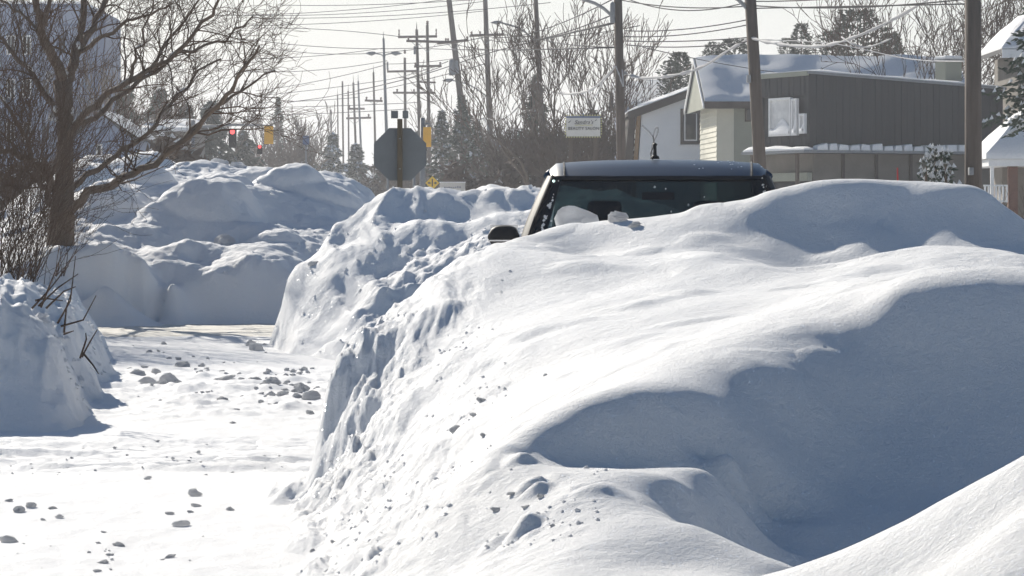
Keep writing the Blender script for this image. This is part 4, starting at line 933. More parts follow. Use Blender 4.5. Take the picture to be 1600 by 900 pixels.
pole(1171, -25, 1190, 21, 80, 'leaning wooden pole in front of the cream house with snowy roof', extras=[('lamp', 1120, -14, 1168, 14), ('box', 1166, 1172, 118, 130)], wt=18)
pole(965, -25, 972, 16, 95, 'dark wooden pole beside the white gabled house, lamp arm at its top', extras=[('lamp', 905, -2, 960, 28), ('can', 957, 4, 36, 8)], wt=13)
pole(836, -20, 852, 11, 170, 'slim pole half hidden in the bare trees left of the salon sign', extras=[('lamp', 783, 36, 836, 62)], wt=7)
pole(757, -30, 769, 11, 225, 'tall pole with one crossarm and coils of frosted cable at its foot', arms=[(734, 788, 56, 54, (.05, .3, .95), .09)], extras=[('lamp', 708, 126, 760, 150)], wt=7)
pole(698, -30, 737, 13, 218, 'tall pole leaning left with a tilted crossarm and a transformer', arms=[(683, 732, 68, 63, (.35, .97), .09)], extras=[('can', 706, 93, 118, 9), ('can', 713, 95, 116, 8)], wt=8)
pole(667.5, 39, 672, 7, 236, 'pole with three crossarms behind the octagonal sign', arms=[(635, 700, 64, 66, (.05, .95), .09), (647, 690, 104, 103, (.05, .5, .95), .08), (652, 681, 128, 129, (), .06)], extras=[('pin', 667.8, 39, 5, 7)], wt=4.5)
pole(651, 46, 658, 6.5, 240, 'pole with a wide top crossarm carrying tall pins', arms=[(622, 683, 58, 57, (), .09)], extras=[('pin', 623.5, 58, 2.5, 13), ('pin', 681.5, 57, 2.5, 13), ('cap',), ('can', 648, 72, 85, 3.5)], m='wood', wt=4.5)
pole(632.5, 90, 634, 5.5, 279, 'short pole with low crossarms just above the octagonal sign', arms=[(605, 655, 112, 111, (.02, .97), .09), (614, 680, 145, 145, (.1, .5, .9), .09)], extras=[('pin', 632.5, 84, 4.5, 7)], wt=4)
pole(599, 60, 607, 6.5, 253, 'grey leaning pole with a pair of small lamps near its top', m='galv', extras=[('cap',), ('lamp', 587, 84, 599, 88), ('lamp', 612, 84, 600, 88), ('can', 605.5, 97, 108, 3)], wt=4)
pole(583.5, 113, 588, 4.5, 311, 'thin pole left of the grey leaning one', arms=[(570, 598, 157, 158, (.1, .9), .1)], extras=[('cap',)], wt=3)
pole(559.5, 127, 567, 4.2, 322, 'pale leaning pole, right one of a crossing pair', extras=[('cap',)], wt=3, m='galv')
pole(552, 129, 558.5, 4.6, 333, 'leaning pole, left one of a crossing pair', arms=[(541, 580, 185, 184, (.1, .9), .1), (543, 570, 170, 170, (.1,), .1)], extras=[('cap',)], wt=3.2)
pole(544, 142, 545.5, 3.4, 354, 'thin upright pole in the distant row, third from its far end', extras=[('cap',)], wt=2.4)
pole(535, 127, 537, 3.4, 330, 'tallest thin pole at the far end of the row', wt=2.6)
pole(527.5, 148, 529, 2.8, 365, 'very thin pole second from the far end of the row', extras=[('cap',)], wt=2)
pole(517, 171, 518, 2.8, 420, 'shortest and farthest pole of the row', wt=2.2)

GW = {}
def wire(pts, label, group=None, r=.016, sag=0, m='wire', name='utility_wire', cat='wire', n=14):
    if len(pts) == 2:
        a, b = P(*pts[0]), P(*pts[1]); q = [a.lerp(b, i/n)+Vector((0, 0, -sag*4*(i/n)*(1-i/n))) for i in range(n+1)]
    else:
        A = [P(*p) for p in pts]; q = []
        for i in range(len(A)-1):
            p0, p1, p2, p3 = A[max(i-1, 0)], A[i], A[i+1], A[min(i+2, len(A)-1)]
            for s in range(6):
                t = s/6; q.append(.5*((2*p1)+(p2-p0)*t+(2*p0-5*p1+4*p2-p3)*t*t+(3*p1-p0-3*p2+p3)*t**3))
        q.append(A[-1])
    o0 = q[0].copy(); rr = r if not callable(r) else [r(i) for i in range(len(q))]
    o = MB().tube([v-o0 for v in q], rr, 4).build(name, M[m], None, loc=o0, smooth=True)
    return tag(o, label, cat, group)
G = 'thin wires strung across the sky over the street'; GL = 'thin dark overhead wire strung across the pale sky above the street'
for a in [((330,24,230),(720,-4,220),.3),((380,24,230),(757,2,225),.3),((390,28,230),(860,4,200),.3),((390,40,230),(757,17,225),.2),((390,44,250),(623,57,240),-.2),((380,60,250),(655,75,236),.3),((655,75,236),(962,74,95),.1),
          ((380,92,260),(600,75,253),.2),((380,112,260),(605,95,253),.3),((600,100,253),(760,82,225),.2),((400,142,300),(600,102,253),.2),((395,150,330),(583,128,311),.1),((583,128,311),(700,96,220),.2),
          ((400,160,330),(560,152,322),.1),((380,168,340),(655,160,300),.1),((395,180,340),(640,170,300),.1),((535,150,330),(757,100,225),.2),
          ((838,60,170),(965,74,95),.1),((757,60,225),(965,20,95),.5),((757,56,225),(967,-6,95),.5),((978,64,95),(1176,58,80),.05),((978,70,95),(1176,64,80),.1),((976,48,95),(1172,30,80),.1),((976,57,95),(1172,38,80),.1),
          ((970,0,95),(1174,9,80),.12),((970,-6,95),(1172,2,80),.3),((1180,2,80),(1520,-30,62),.1),((1180,13,80),(1515,6,62),.0),((1180,9,80),(1515,-2,62),.1),
          ((788,54,225),(1000,40,150),.3),((700,66,236),(770,78,225),.1),((420,75,300),(757,58,225),.8),((440,8,240),(840,-8,180),.2),((560,140,322),(690,104,236),.2)]:
    left_ = a[0][0] < 757
    wire(a[:2], 'thin dark wire crossing the pale sky left of the tall crossarm pole' if left_ else 'thin dark wire crossing the sky right of the tall crossarm pole', G if left_ else 'thin wires strung across the sky at the right', sag=a[2], r=max(.014, a[0][2]*.00009))
wire([(450,160,330),(520,150,322),(600,132,253),(670,114,236),(757,85,225),(830,66,170),(967,34,95)], 'thickest sagging wire, passing pole after pole up to the right', r=.035)
wire([(1005,74,95),(1060,86,100),(1130,100,110),(1240,118,118)], 'thin dark service wire dropping across the snowy roof', r=.012)
wire([(1188,62,80),(1300,68,74),(1420,92,70),(1512,96,62)], 'frosty service wire passing in front of the rooftop box', r=.011, m='rope')
wr = lambda r: (lambda i: r*(1+.35*math.sin(i*1.7)+.2*math.sin(i*4.1)))
FR = [([(710,170,218),(722,183,218),(738,190,220),(757,184,225)],.05,'frosted cable swag between the leaning pole and the tall crossarm pole'),
      ([(757,184,225),(780,188,215),(805,172,200),(841,126,172)],.05,'frosted cable swag rising from the tall crossarm pole to the slim pole'),
      ([(841,126,172),(858,140,160),(880,146,145),(905,145,120),(930,136,105),(962,103,95)],.045,'frosted cable swag above the salon sign'),
      ([(962,103,95),(980,116,95),(1010,122,93),(1060,116,90),(1100,103,88),(1145,74,84),(1174,59,80)],.04,'frosted cable sagging before the cream gable'),
      ([(1174,59,80),(1205,67,78),(1250,72,75),(1290,71,73),(1340,56,70),(1400,28,68),(1518,-40,62)],.035,'heaviest frosted cable, rising right across the dark pines'),
      ([(1315,58,71),(1335,70,70),(1358,73,70),(1393,60,68)],.018,'thin loose loop hanging under the heaviest frosted cable'),
      ([(757,184,225),(764,205,224),(770,228,223),(776,250,222)],.035,'frosted guy cable running down from the tall crossarm pole'),
      ([(708,172,218),(724,200,217),(731,245,216),(736,305,215)],.05,'pale guy cable running down beside the leaning pole'),
      ([(838,128,170),(825,142,172),(806,160,175),(800,172,176)],.03,'short frosted cable slanting left of the slim pole'),
      ([(918,138,105),(926,150,104),(932,148,103),(941,128,101)],.022,'small frosted loop right above the salon sign'),
      ([(962,103,94.7),(968,118,94.7),(974,135,94.6),(972,108,94.6)],.02,'thin wire loop on the dark pole by the white house')]
for pts, r_, lb in FR: wire(pts, lb, r=wr(r_), m='rope', name='frosted_cable', cat='cable')

def signal(px, py, D, label, w, h, m, lit=False):
    k = D/F; T = empty('traffic_light', (PX(px, D), D, PZ(py+h/2, D)), 0, label, 'traffic light')
    MB().box(-w*k/2, w*k/2, -.12, .12, 0, h*k).build('housing', M[m], T, bevel=.02)
    for i in range(3):
        z = h*k*(.17+.33*i); q = w*k*.30
        v = MB(); n = 9
        for yy, rr in ((-.125, q*1.15), (-.30, q*1.1)):
            for j in range(n+1): an = math.pi*j/n; v.v.append((rr*math.cos(an), yy, z+rr*math.sin(an)))
        for j in range(n): v.f.append((j, j+1, n+2+j, n+1+j))
        if m == 'black' or 1: v.build('visor', M['black' if m == 'black' else m], T, fix=False)
        MB().prism([(q*math.cos(j*math.pi/6), z+q*math.sin(j*math.pi/6)) for j in range(12)], -.135, -.122).build('lens', M['redlit'] if (lit and i == 2) else M['black'], T)
    return T
signal(363.5, 216, 150, 'dark traffic light showing red, hanging among twigs at the left', 12, 30, 'black', True)
signal(420, 211, 150, 'orange-yellow traffic light seen from behind, left of centre above the far mound', 14, 28, 'yellow').rotation_euler = (0, 0, math.pi)
signal(667.5, 214, 130, 'orange-yellow traffic light seen from behind at the right edge of the octagonal sign', 12.5, 31, 'yellow').rotation_euler = (0, 0, math.pi)
signal(406, 234, 152, 'small dark traffic light low behind the twigs with red lens', 8, 14, 'black', True)
def mast(pxp, pxa, py, D, label):
    x = PX(pxp, D); T = empty('signal_mast', (x, D+.3, 0), 0, label, 'pole')
    MB().tube([(0, 0, -.1), (0, 0, PZ(py, D)+.3)], [.13, .09], 10).build('mast', M['galv'], T, smooth=True)
    MB().tube([(0, 0, PZ(py, D)), ((PX(pxa, D)-x)*.5, 0, PZ(py-3, D)), (PX(pxa, D)-x, 0, PZ(py-2, D))], [.07, .05, .04], 8).build('mast_arm', M['galv'], T, smooth=True)
mast(300, 425, 198, 150, 'grey mast and long arm carrying the traffic lights at the left')
mast(660, 672, 196, 130, 'pale grey mast right behind the octagonal sign')
def post(px, D, py, w, label, m='galv'):
    k = D/F; o = MB().tube([(0, 0, -.2), (0, 0, PZ(py, D)*.6), (0, 0, PZ(py, D))], [w*k/2, w*k/2, w*k*.42], 8).build('post', M[m], None, loc=(PX(px, D), D, 0), smooth=True); tag(o, label, 'post')
post(606, 118, 238, 4, 'pale slim post left of the octagonal sign post'); post(647, 118, 262, 5, 'pale post low at the right of the octagonal sign')
def small_blue():
    D = 151; k = D/F; T = empty('street_sign', (PX(478, D), D, 0), 0, 'small square blue sign among the far snowy trees', 'sign')
    MB().box(-5*k, 5*k, -.02, 0, PZ(226, D), PZ(212, D)).build('sign_face', M['blue2'], T); MB().box(-.04, .04, .002, .07, 0, PZ(213, D)).build('post', M['galv'], T)
small_blue()
# red marker rod
D = 60.0; tag(MB().tube([(0, 0, 0), (.01, 0, 1.2), (-.02, 0, PZ(262, D))], [.03, .025, .015], 6).build('marker_rod', M['red'], None, loc=(PX(1404, D), D, 0)), 'thin red marker rod standing before the taupe wall', 'marker')

# ------------------------------------------------------------------ houses
def slab(name, a, b, th, m, parent, lip=0.0):
    """a roof plane: quad a (4 points, counter-clockwise from above) thickened downward by th"""
    a = [Vector(p) for p in a]; lo = [p-Vector((0, 0, th)) for p in a]
    return MB().add(a+lo, [(0,1,2,3),(7,6,5,4),(0,4,5,1),(1,5,6,2),(2,6,7,3),(3,7,4,0)]).build(name, m, parent)
def snow_slab(a, th, parent, seed=0, n=18, name='roof_snow'):
    """pillowy snow on a roof plane a,b,c,d (a-b lower edge, d-c upper edge)"""
    a, b, c, d = [Vector(p) for p in a]; rows = []; bot = []
    nu, nv = n, max(4, n//2)
    for j in range(nv+1):
        r = []; r2 = []
        for i in range(nu+1):
            u, v = i/nu, j/nv; p = a.lerp(b, u).lerp(d.lerp(c, u), v)
            e = min(1, min(u, 1-u)*nu*.45+.35, 1)*min(1, v*nv*.5+.45)*(1 if v < 1 else .9)
            nz = .75+.45*float(pn(np.array(p.x*.8+seed), np.array(p.y*.8), seed))
            r.append(p+Vector((0, 0, th*e*nz+.004))); r2.append(p+Vector((0, 0, .004)))
        rows.append(r); bot.append(r2)
    mb = MB().grid(rows)
    edge = [rows[0], bot[0]]; mb.grid(edge); mb.grid([rows[-1], bot[-1]]); mb.grid([[r[0] for r in rows], [r[0] for r in bot]]); mb.grid([[r[-1] for r in rows], [r[-1] for r in bot]])
    return mb.build(name, M['cap'], parent, smooth=True, fix=True)
def window(parent, x0, x1, z0, z1, y, frame='wtrim', pane='pane', mull=0, fw=.07, face=-1):
    f = MB(); y0, y1 = y-.06, y-.005
    f.box(x0, x1, y0, y1, z0, z0+fw).box(x0, x1, y0, y1, z1-fw, z1).box(x0, x0+fw, y0, y1, z0+fw, z1-fw).box(x1-fw, x1, y0, y1, z0+fw, z1-fw)
    for i in range(mull): xm = x0+(x1-x0)*(i+1)/(mull+1); f.box(xm-.02, xm+.02, y0+.01, y1, z0+fw, z1-fw)
    w = f.build('window', M[frame], parent)
    MB().box(x0+fw, x1-fw, y-.02, y-.008, z0+fw, z1-fw).build('pane', M[pane], w); return w
def laps(parent, x0, x1, zf, y, m, step=.2, name='lap_siding', x_of=None):
    """overlapping horizontal boards, each a wedge; zf = (z0, z1)"""
    mb = MB(); z = zf[0]
    while z < zf[1]-.01:
        z2 = min(z+step, zf[1]); a, b = (x0, x1) if x_of is None else x_of(z, z2)
        if b-a > .05: mb.add([(a, y-.035, z), (b, y-.035, z), (b, y, z), (a, y, z), (a, y-.012, z2), (b, y-.012, z2), (b, y, z2), (a, y, z2)], [(0,3,2,1),(4,5,6,7),(0,1,5,4),(1,2,6,5),(2,3,7,6),(3,0,4,7)])
        z += step
    o = mb.build(name, m, parent); o['kind'] = 'stuff'; return o

def dark_building():
    T = empty('flat_roofed_building', (PX(1265, 110), 110, 0), math.atan2(3, 6.4), 'charcoal board-clad flat-roofed building with snowy ledge and taupe ground floor', 'building')
    zt = PZ(115, 110); zl = PZ(238, 110); Lx = 7.3; Ly = 3.3; sl = .055
    # core and cladding boards, one by one, front then left side
    MB().prism([(0.06, zl), (Lx, zl), (Lx, zt-Lx*sl-.02), (0.06, zt-.02)], .06, Ly).build('upper_wall', M['dark_board'], T)
    nb = 30; bw = Lx/nb
    for i in range(nb):
        x0, x1 = i*bw+.004, (i+1)*bw-.004; j = .003*(i % 3)
        MB().prism([(x0, zl+.12), (x1, zl+.12), (x1, zt-x1*sl), (x0, zt-x0*sl)], -.02-j, .055).build('wall_board', M['dark_board'], T)
    wz0, wz1 = PZ(212, 111), PZ(152, 111)
    nb2 = 13; bw = Ly/nb2
    for i in range(nb2):
        y0, y1 = i*bw+.008, (i+1)*bw-.008
        for z0, z1 in ([(zl+.12, wz0-.05), (wz1+.05, zt)] if 1 <= i <= 11 else [(zl+.12, zt)]):
            MB().box(-.02-.006*(i % 3), .055, y0, y1, z0, z1-.06*y0*0).build('wall_board', M['dark_board'], T)
    MB().prism([(-.10, zt+.0), (Lx+.1, zt-Lx*sl), (Lx+.1, zt-Lx*sl+.08), (-.10, zt+.08)], -.10, -.04).build('fascia', M['galv'], T)
    MB().box(-.12, -.04, -.03, Ly, zt-.06, zt+.08).build('fascia', M['sage'], T)
    rs = [(-.08, -.07, zt+.08), (Lx+.1, -.07, zt-Lx*sl+.08), (Lx+.1, Ly, zt-Lx*sl+.08), (-.08, Ly, zt+.08)]
    slab('roof', rs, None, .06, M['shingle'], T); snow_slab([Vector(p)+Vector((0,0,.003)) for p in rs], .10, T, 3, 26)
    # bay of snow-plastered windows on the left face
    for k_, (a, b, lo) in enumerate([(2.45, 1.02, 0), (.98, .62, .05), (.48, .12, .55)]):
        z0 = wz0+ (0 if k_ < 2 else .05); z1 = wz1-lo
        f = MB(); y0, y1 = b, a
        f.box(-.13, -.03, y0, y1, z0, z0+.07).box(-.13, -.03, y0, y1, z1-.07, z1).box(-.13, -.03, y0, y0+.07, z0+.07, z1-.07).box(-.13, -.03, y1-.07, y1, z0+.07, z1-.07)
        w = f.build('window', M['wtrim'], T); MB().box(-.07, -.04, y0+.07, y1-.07, z0+.07, z1-.07).build('pane', M['curtain'], w)
        pr = [(-.075, y0+.07+(y1-y0-.14)*i/8, z0+.07+ (z1-z0)*(.12+.28*math.sin(i*.4+.3)**2)) for i in range(9)]
        MB().grid([[(-.16, p[1], z0+.06) for p in pr], [(-.16, p[1], z0+.14) for p in pr], [(-.09, p[1], p[2]) for p in pr]]).build('window_snow', M['cap'], w, smooth=True)
    # ledge with brackets and snow between the floors
    MB().box(-.45, Lx, -.42, .0, zl-.02, zl+.06).build('ledge', M['galv'], T)
    MB().box(-.45, -.03, .0, Ly+.4, zl-.02, zl+.06).build('ledge', M['galv'], T)
    rnd = random.Random(2); x = .05
    while x < Lx-.3:
        l = rnd.uniform(.30, .42); l = min(l, Lx-x)
        MB().prism([(x, zl+.063), (x+l, zl+.063), (x+l-.03, zl+.063+rnd.uniform(.14, .24)), (x+.04, zl+.063+rnd.uniform(.14, .24))], -.40, -.06).build('ledge_snow', M['cap'], T, bevel=.02); x += l+.04
    snow_slab([(-.45, Ly+.3, zl+.063), (-.45, -.38, zl+.063), (-.08, -.38, zl+.063), (-.08, Ly+.3, zl+.063)], .20, T, 4, 14, 'ledge_snow')
    # ground floor: side with a dark garage bay, front in stucco panels
    MB().box(.25, Lx, .22, Ly, -.1, zl-.03).build('lower_wall', M['brown_wall'], T)
    for x in (1.35, 2.6, 3.9, 5.1, 6.2): MB().box(x-.05, x+.05, .16, .215, 0, zl-.04).build('batten', M['trim'], T)
    MB().box(1.45, 1.95, .17, .212, 0, 2.25).build('door', M['sage'], T)
    window(T, 2.9, 3.6, 1.2, 2.3, .21, 'trim'); window(T, 5.4, 6.0, 1.2, 2.3, .21, 'trim')
    MB().box(.10, .24, .5, 3.1, .0, 2.75).build('garage_shade', M['black'], T); MB().box(.06, .23, .25, 3.3, 2.78, 3.05).build('door_header', M['sage'], T)  # flat black slab stands in for the shade inside the garage opening
    for y in (.3, 3.25): MB().box(-.3, -.2, y, y+.1, 0, zl-.03).build('ledge_post', M['wood'], T)
dark_building()

def rooftop_unit():
    D = 113.5; k = D/F; T = empty('rooftop_vent', (PX(1490, D), D, 5.78), R(25), 'tall square vent box with a snow cap on the flat roof beside the thickest pole', 'vent'); zb = 5.78
    w = 15*k; MB().box(-w, w, 0, 2*w, 0, PZ(96, D)-zb).build('casing', M['sage'], T, bevel=.01)
    MB().box(-w-.05, w+.05, -.05, 2*w+.05, PZ(96, D)-zb+.002, PZ(93, D)-zb).build('cover', M['galv'], T)
    MB().box(-w-.03, w+.03, -.03, 2*w+.03, PZ(93, D)-zb+.002, PZ(87, D)-zb).build('snow_cap', M['cap'], T, bevel=.05)
rooftop_unit()

def cream_house():
    T = empty('cream_house', (PX(1122, 134), 134, 0), R(2.86), 'cream house with a broad snow-covered roof and greenish gable', 'house')
    ze = 6.15; zr = 7.95; Lx = 9.5; Ly = 6.2
    MB().box(0, Lx, .03, Ly, -.1, ze+.1).build('front_wall', M['sage'], T)
    MB().prism_x([(.03, 0), (Ly, 0), (Ly, ze), (Ly/2, zr-.12), (.03, ze)], -.03, -.002).build('gable_wall', M['cream'], T)
    lp = MB(); z = .0
    while z < ze:
        lp.add([(-.07, .02, z), (-.07, Ly, z), (-.03, Ly, z), (-.03, .02, z), (-.04, .02, z+.2), (-.04, Ly, z+.2), (-.03, Ly, z+.2), (-.03, .02, z+.2)], [(0,3,2,1),(4,5,6,7),(0,1,5,4),(1,2,6,5),(2,3,7,6),(3,0,4,7)]); z += .2
    o = lp.build('lap_siding', M['cream'], T); o['kind'] = 'stuff'
    laps(T, -.02, .62, (0, ze-.05), .02, M['cream'])
    rf = [(-.6, -.6, ze-.12), (Lx+.4, -.6, ze-.12), (Lx+.4, Ly/2, zr), (-.6, Ly/2, zr)]
    rb = [(-.6, Ly+.6, ze-.12), (-.6, Ly/2, zr), (Lx+.4, Ly/2, zr), (Lx+.4, Ly+.6, ze-.12)]
    r = slab('roof', rf, None, .14, M['shingle'], T); slab('roof', rb, None, .14, M['shingle'], T)
    snow_slab([Vector(p)+Vector((.03, 0, .004)) for p in rf], .22, T, 8, 30)
    MB().box(-.6, Lx+.4, -.65, -.605, ze-.30, ze-.02).build('fascia', M['trim'], T)
    MB().prism_x([(-.55, ze-.28), (Ly+.55, ze-.28), (Ly/2, zr-.15)], -.55, -.50).build('gable_panel', M['sage'], T)
    MB().prism_x([(-.62, ze-.30), (-.62, ze-.12), (Ly/2, zr+.02), (Ly/2, zr-.12)], -.66, -.61).build('bargeboard', M['wtrim'], T)
    MB().prism_x([(Ly+.62, ze-.30), (Ly+.62, ze-.12), (Ly/2, zr+.02), (Ly/2, zr-.12)], -.66, -.61).build('bargeboard', M['wtrim'], T)
    window(T, 1.05, 1.45, PZ(190, 134), PZ(160, 134), .03, 'trim')
cream_house()

def white_house():
    D = 145.0; k = D/F; x0 = PX(1001, D); T = empty('white_house', (x0, D, 0), 0, 'white gabled house in blue shade with dark-framed window and brown eave', 'house')
    zl = PZ(163, D)-.25; s = (PZ(121, D)-PZ(163, D))/(PX(1100, D)-PX(985, D)); xp = 4.4; zp = zl+s*xp
    MB().prism([(0-.35, -.1), (2*xp, -.1), (2*xp, zl), (xp, zp), (0.05, zl)], 0, 7).build('wall', M['white_side'], T)
    laps(T, 0, 0, (0, zp), -.002, M['white_side'], .22, x_of=lambda z, z2: ((-.35+.4*z2/zl) if z2 < zl else (z2-zl)/s, 2*xp if z2 < zl else 2*xp-(z2-zl)/s))
    MB().prism([(-.58, -.1), (-.40, -.1), (.02, zl), (-.14, zl)], -.06, .3).build('corner_trim', M['tan'], T)
    MB().prism([(-1.1, -.1), (-.62, -.1), (-.20, zl-.1), (-.45, zl-.1)], .2, 6.8).build('side_slope', M['trim'], T)
    e = -.55
    for sg in (0, 1):
        A = [(e, -.45), (xp, -.45), (xp, 7.3), (e, 7.3)] if not sg else [(xp, -.45), (2*xp-e, -.45), (2*xp-e, 7.3), (xp, 7.3)]
        hh = lambda x: zl+s*(x if x <= xp else 2*xp-x)+.12
        q = [(x, y, hh(x)) for x, y in A]; slab('roof', q, None, .16, M['trim'], T)
        if not sg: snow_slab([Vector(q[3]), Vector(q[0]), Vector(q[1]), Vector(q[2])], .17, T, 5, 16)
        else: snow_slab([Vector(q[1]), Vector(q[2]), Vector(q[3]), Vector(q[0])], .17, T, 6, 16)
        xs_ = (e, xp) if not sg else (xp, 2*xp-e)
        MB().prism([(xs_[0], hh(xs_[0])-.34), (xs_[1], hh(xs_[1])-.34), (xs_[1], hh(xs_[1])-.02), (xs_[0], hh(xs_[0])-.02)], -.50, -.453).build('bargeboard', M['trim'], T)
    wx0, wx1 = PX(1063, D)-x0, PX(1095, D)-x0
    w = window(T, wx0, wx1, PZ(226, D), PZ(170, D), -.04, 'trim', fw=.10)
    MB().box(wx0+.16, wx1-.16, -.10, -.085, PZ(226, D)+.16, PZ(170, D)-.16).build('inner_frame', M['wtrim'], w); 
    MB().box(wx0+.21, wx1-.21, -.11, -.102, PZ(226, D)+.21, PZ(170, D)-.21).build('pane', M['pane'], w)
    MB().box(wx0-.08, wx1+.08, -.15, -.045, PZ(228.5, D), PZ(226, D)-.003).build('sill', M['wtrim'], w)
white_house()
wire([(1003,196,125),(1014,206,125),(1020,212,125),(1024,201,125),(1028,200,125),(1027,209,125),(1021,222,125),(1018,236,125),(1023,243,125)], 'loop of frosted cable hanging before the white gable wall', r=.035, m='rope', name='frosted_cable', cat='cable')
wire([(1020,212,124.8),(1022,225,124.8),(1017,240,124.8),(1020,250,124.8)], 'dark doubled cable end hanging before the white gable wall', r=.03, name='cable_end', cat='cable')

def plain_house(px0, px1, D, py_ridge, py_eave, label, wall='white_side', depth=6, ridge='x', rz=0, overhang=.3, win=(), th=.18, name='house', seed=1):
    """gable house; ridge along x (eave toward us) or along y (gable toward us)"""
    k = D/F; w = (px1-px0)*k; T = empty(name, (PX(px0, D), D, 0), rz, label, 'house'); ze = PZ(py_eave, D); zr = PZ(py_ridge, D+depth/2 if ridge == 'x' else D); o = overhang
    if ridge == 'x':
        MB().box(0, w, 0, depth, -.1, ze-.05).build('wall', M[wall], T)
        MB().prism_x([(0, ze-.06), (depth, ze-.06), (depth/2, zr-.1)], .01, w-.01).build('gable_wall', M[wall], T)
        rf = [(-o, -o, ze-.05), (w+o, -o, ze-.05), (w+o, depth/2, zr), (-o, depth/2, zr)]; rb = [(w+o, depth+o, ze-.05), (-o, depth+o, ze-.05), (-o, depth/2, zr), (w+o, depth/2, zr)]
        slab('roof', rf, None, .1, M['shingle'], T); slab('roof', rb, None, .1, M['shingle'], T)
        snow_slab(rf, th, T, seed, 14); snow_slab(rb, th, T, seed+1, 8)
        MB().box(-o, w+o, -o-.05, -o-.003, ze-.2, ze-.03).build('fascia', M['wtrim'], T)
    else:
        MB().prism([(0, -.1), (w, -.1), (w, ze-.08), (w/2, zr-.12), (0, ze-.08)], 0, depth).build('wall', M[wall], T)
        for sg in (0, 1):
            A = [(-o, depth+o, ze), (-o, -o, ze), (w/2, -o, zr), (w/2, depth+o, zr)] if not sg else [(w+o, -o, ze), (w+o, depth+o, ze), (w/2, depth+o, zr), (w/2, -o, zr)]
            slab('roof', A, None, .1, M['trim'], T); snow_slab(A, th, T, seed+sg, 10)
    for a, b, c, d in win: window(T, (a-px0)*k, (b-px0)*k, PZ(d, D), PZ(c, D), -.002, 'wtrim')
    return T
plain_house(968, 1052, 168, 130, 160, 'house with blue-shaded roof behind the white gabled one', 'blue_wall', 8)
plain_house(764, 836, 262, 205, 216, 'pale blue house behind the poles and dark conifers', 'blue_wall', 7, win=((778, 786, 232, 248), (805, 813, 232, 248)))
plain_house(540, 640, 300, 262, 275, 'low distant house with snowy roof behind the octagonal sign', 'brown_wall', 8, win=((560, 568, 285, 297), (600, 608, 285, 297)))
plain_house(112, 205, 150, 176, 214, 'house with blue-shaded snowy gable behind the large bare tree', 'blue_wall', 9, 'y', win=((150, 160, 225, 245),))
plain_house(228, 300, 190, 190, 200, 'low house with a bright snow line on its roof behind twigs', 'brown_wall', 8)
plain_house(1530, 1640, 128, 160, 224, 'house with smooth snow-covered roof right of the thickest pole', 'brown_wall', 8, win=((1540, 1552, 240, 262),), th=.3, seed=4)
def porch_house():
    D = 95.0; k = D/F; T = empty('brick_porch', (PX(1541, D), D, 0), 0, 'brick porch with a snow-laden hipped roof and white railing at the right edge', 'porch')
    ze = PZ(247, D); w = 4.4; d = 4.0; ax = 2.15; az = ze+2.0
    c = [(0, 0, ze), (w, 0, ze), (w, d, ze), (0, d, ze)]; ap = (ax, d/2, az)
    for i in range(4):
        a, b = c[i], c[(i+1) % 4]; n = 8; rows = []
        for j in range(n+1):
            r_ = []
            for i2 in range(n+1):
                u, v = i2/n, j/n; p = Vector(a).lerp(Vector(b), u).lerp(Vector(ap), v)
                bul = .24*(math.sin(math.pi*min(1, v*1.1+.12))**.5 if v < .8 else .75)*(.8+.3*float(pn(np.array(p.x*1.5), np.array(p.y*1.5), 9)))
                r_.append(p+Vector((0, 0, bul+.02)))
            rows.append(r_)
        rows.insert(0, [Vector(p)*1-Vector((0, 0, .0))+Vector((0,0,-.02)) for p in [Vector(a).lerp(Vector(b), i2/n) for i2 in range(n+1)]])
        MB().grid(rows).build('roof_snow', M['cap'], T, smooth=True)
    MB().box(.08, w-.08, .08, d-.08, ze-.22, ze-.03).build('eave_beam', M['wtrim'], T)
    for x in (.75, 1.3, 3.9): MB().box(x-.10, x+.16, .25, .5, 0, ze-.225).build('brick_column', M['brick'], T)
    MB().box(.15, .24, .2, .3, 0, ze-.225).build('corner_post', M['wtrim'], T)
    MB().box(.7, w-.1, 1.8, d-.1, -.1, ze-.225).build('wall', M['brown_wall'], T)
    r = MB().box(-.05, .62, .16, .22, PZ(291, D), PZ(288.5, D)).build('railing', M['wtrim'], T)
    MB().box(-.05, .62, .16, .22, PZ(316, D), PZ(313, D)).build('bottom_rail', M['wtrim'], r)
    for i in range(7): MB().box(-.03+i*.10, .02+i*.10, .165, .215, PZ(312.9, D), PZ(291.1, D)).build('baluster', M['wtrim'], r)
    return T
porch_house()
def upper_eave():
    D = 112.0; T = empty('tall_house', (PX(1575, D), D, 0), 0, 'tall grey-brown house with snowy eave behind the spruce at the right edge', 'house')
    ze = PZ(76, D); MB().box(.4, 7, .4, 6, -.1, ze-.1).build('wall', M['brown_wall'], T)
    q = [(-.2, 0, ze), (7.4, 0, ze), (7.4, 3.2, ze+1.7), (1.6, 3.2, ze+1.7)]; slab('roof', q, None, .14, M['shingle'], T); snow_slab(q, .3, T, 12, 16)
    q2 = [(-.2, 6.4, ze), (-.2, 0, ze), (1.6, 3.2, ze+1.7), (1.6, 3.3, ze+1.7)]; slab('roof', q2, None, .14, M['shingle'], T); snow_slab(q2, .3, T, 13, 12)
    MB().box(-.2, 7.4, -.06, -.003, ze-.3, ze-.02).build('fascia', M['wtrim'], T)
    window(T, .8, 1.6, 4.3, 5.6, .398)
upper_eave()
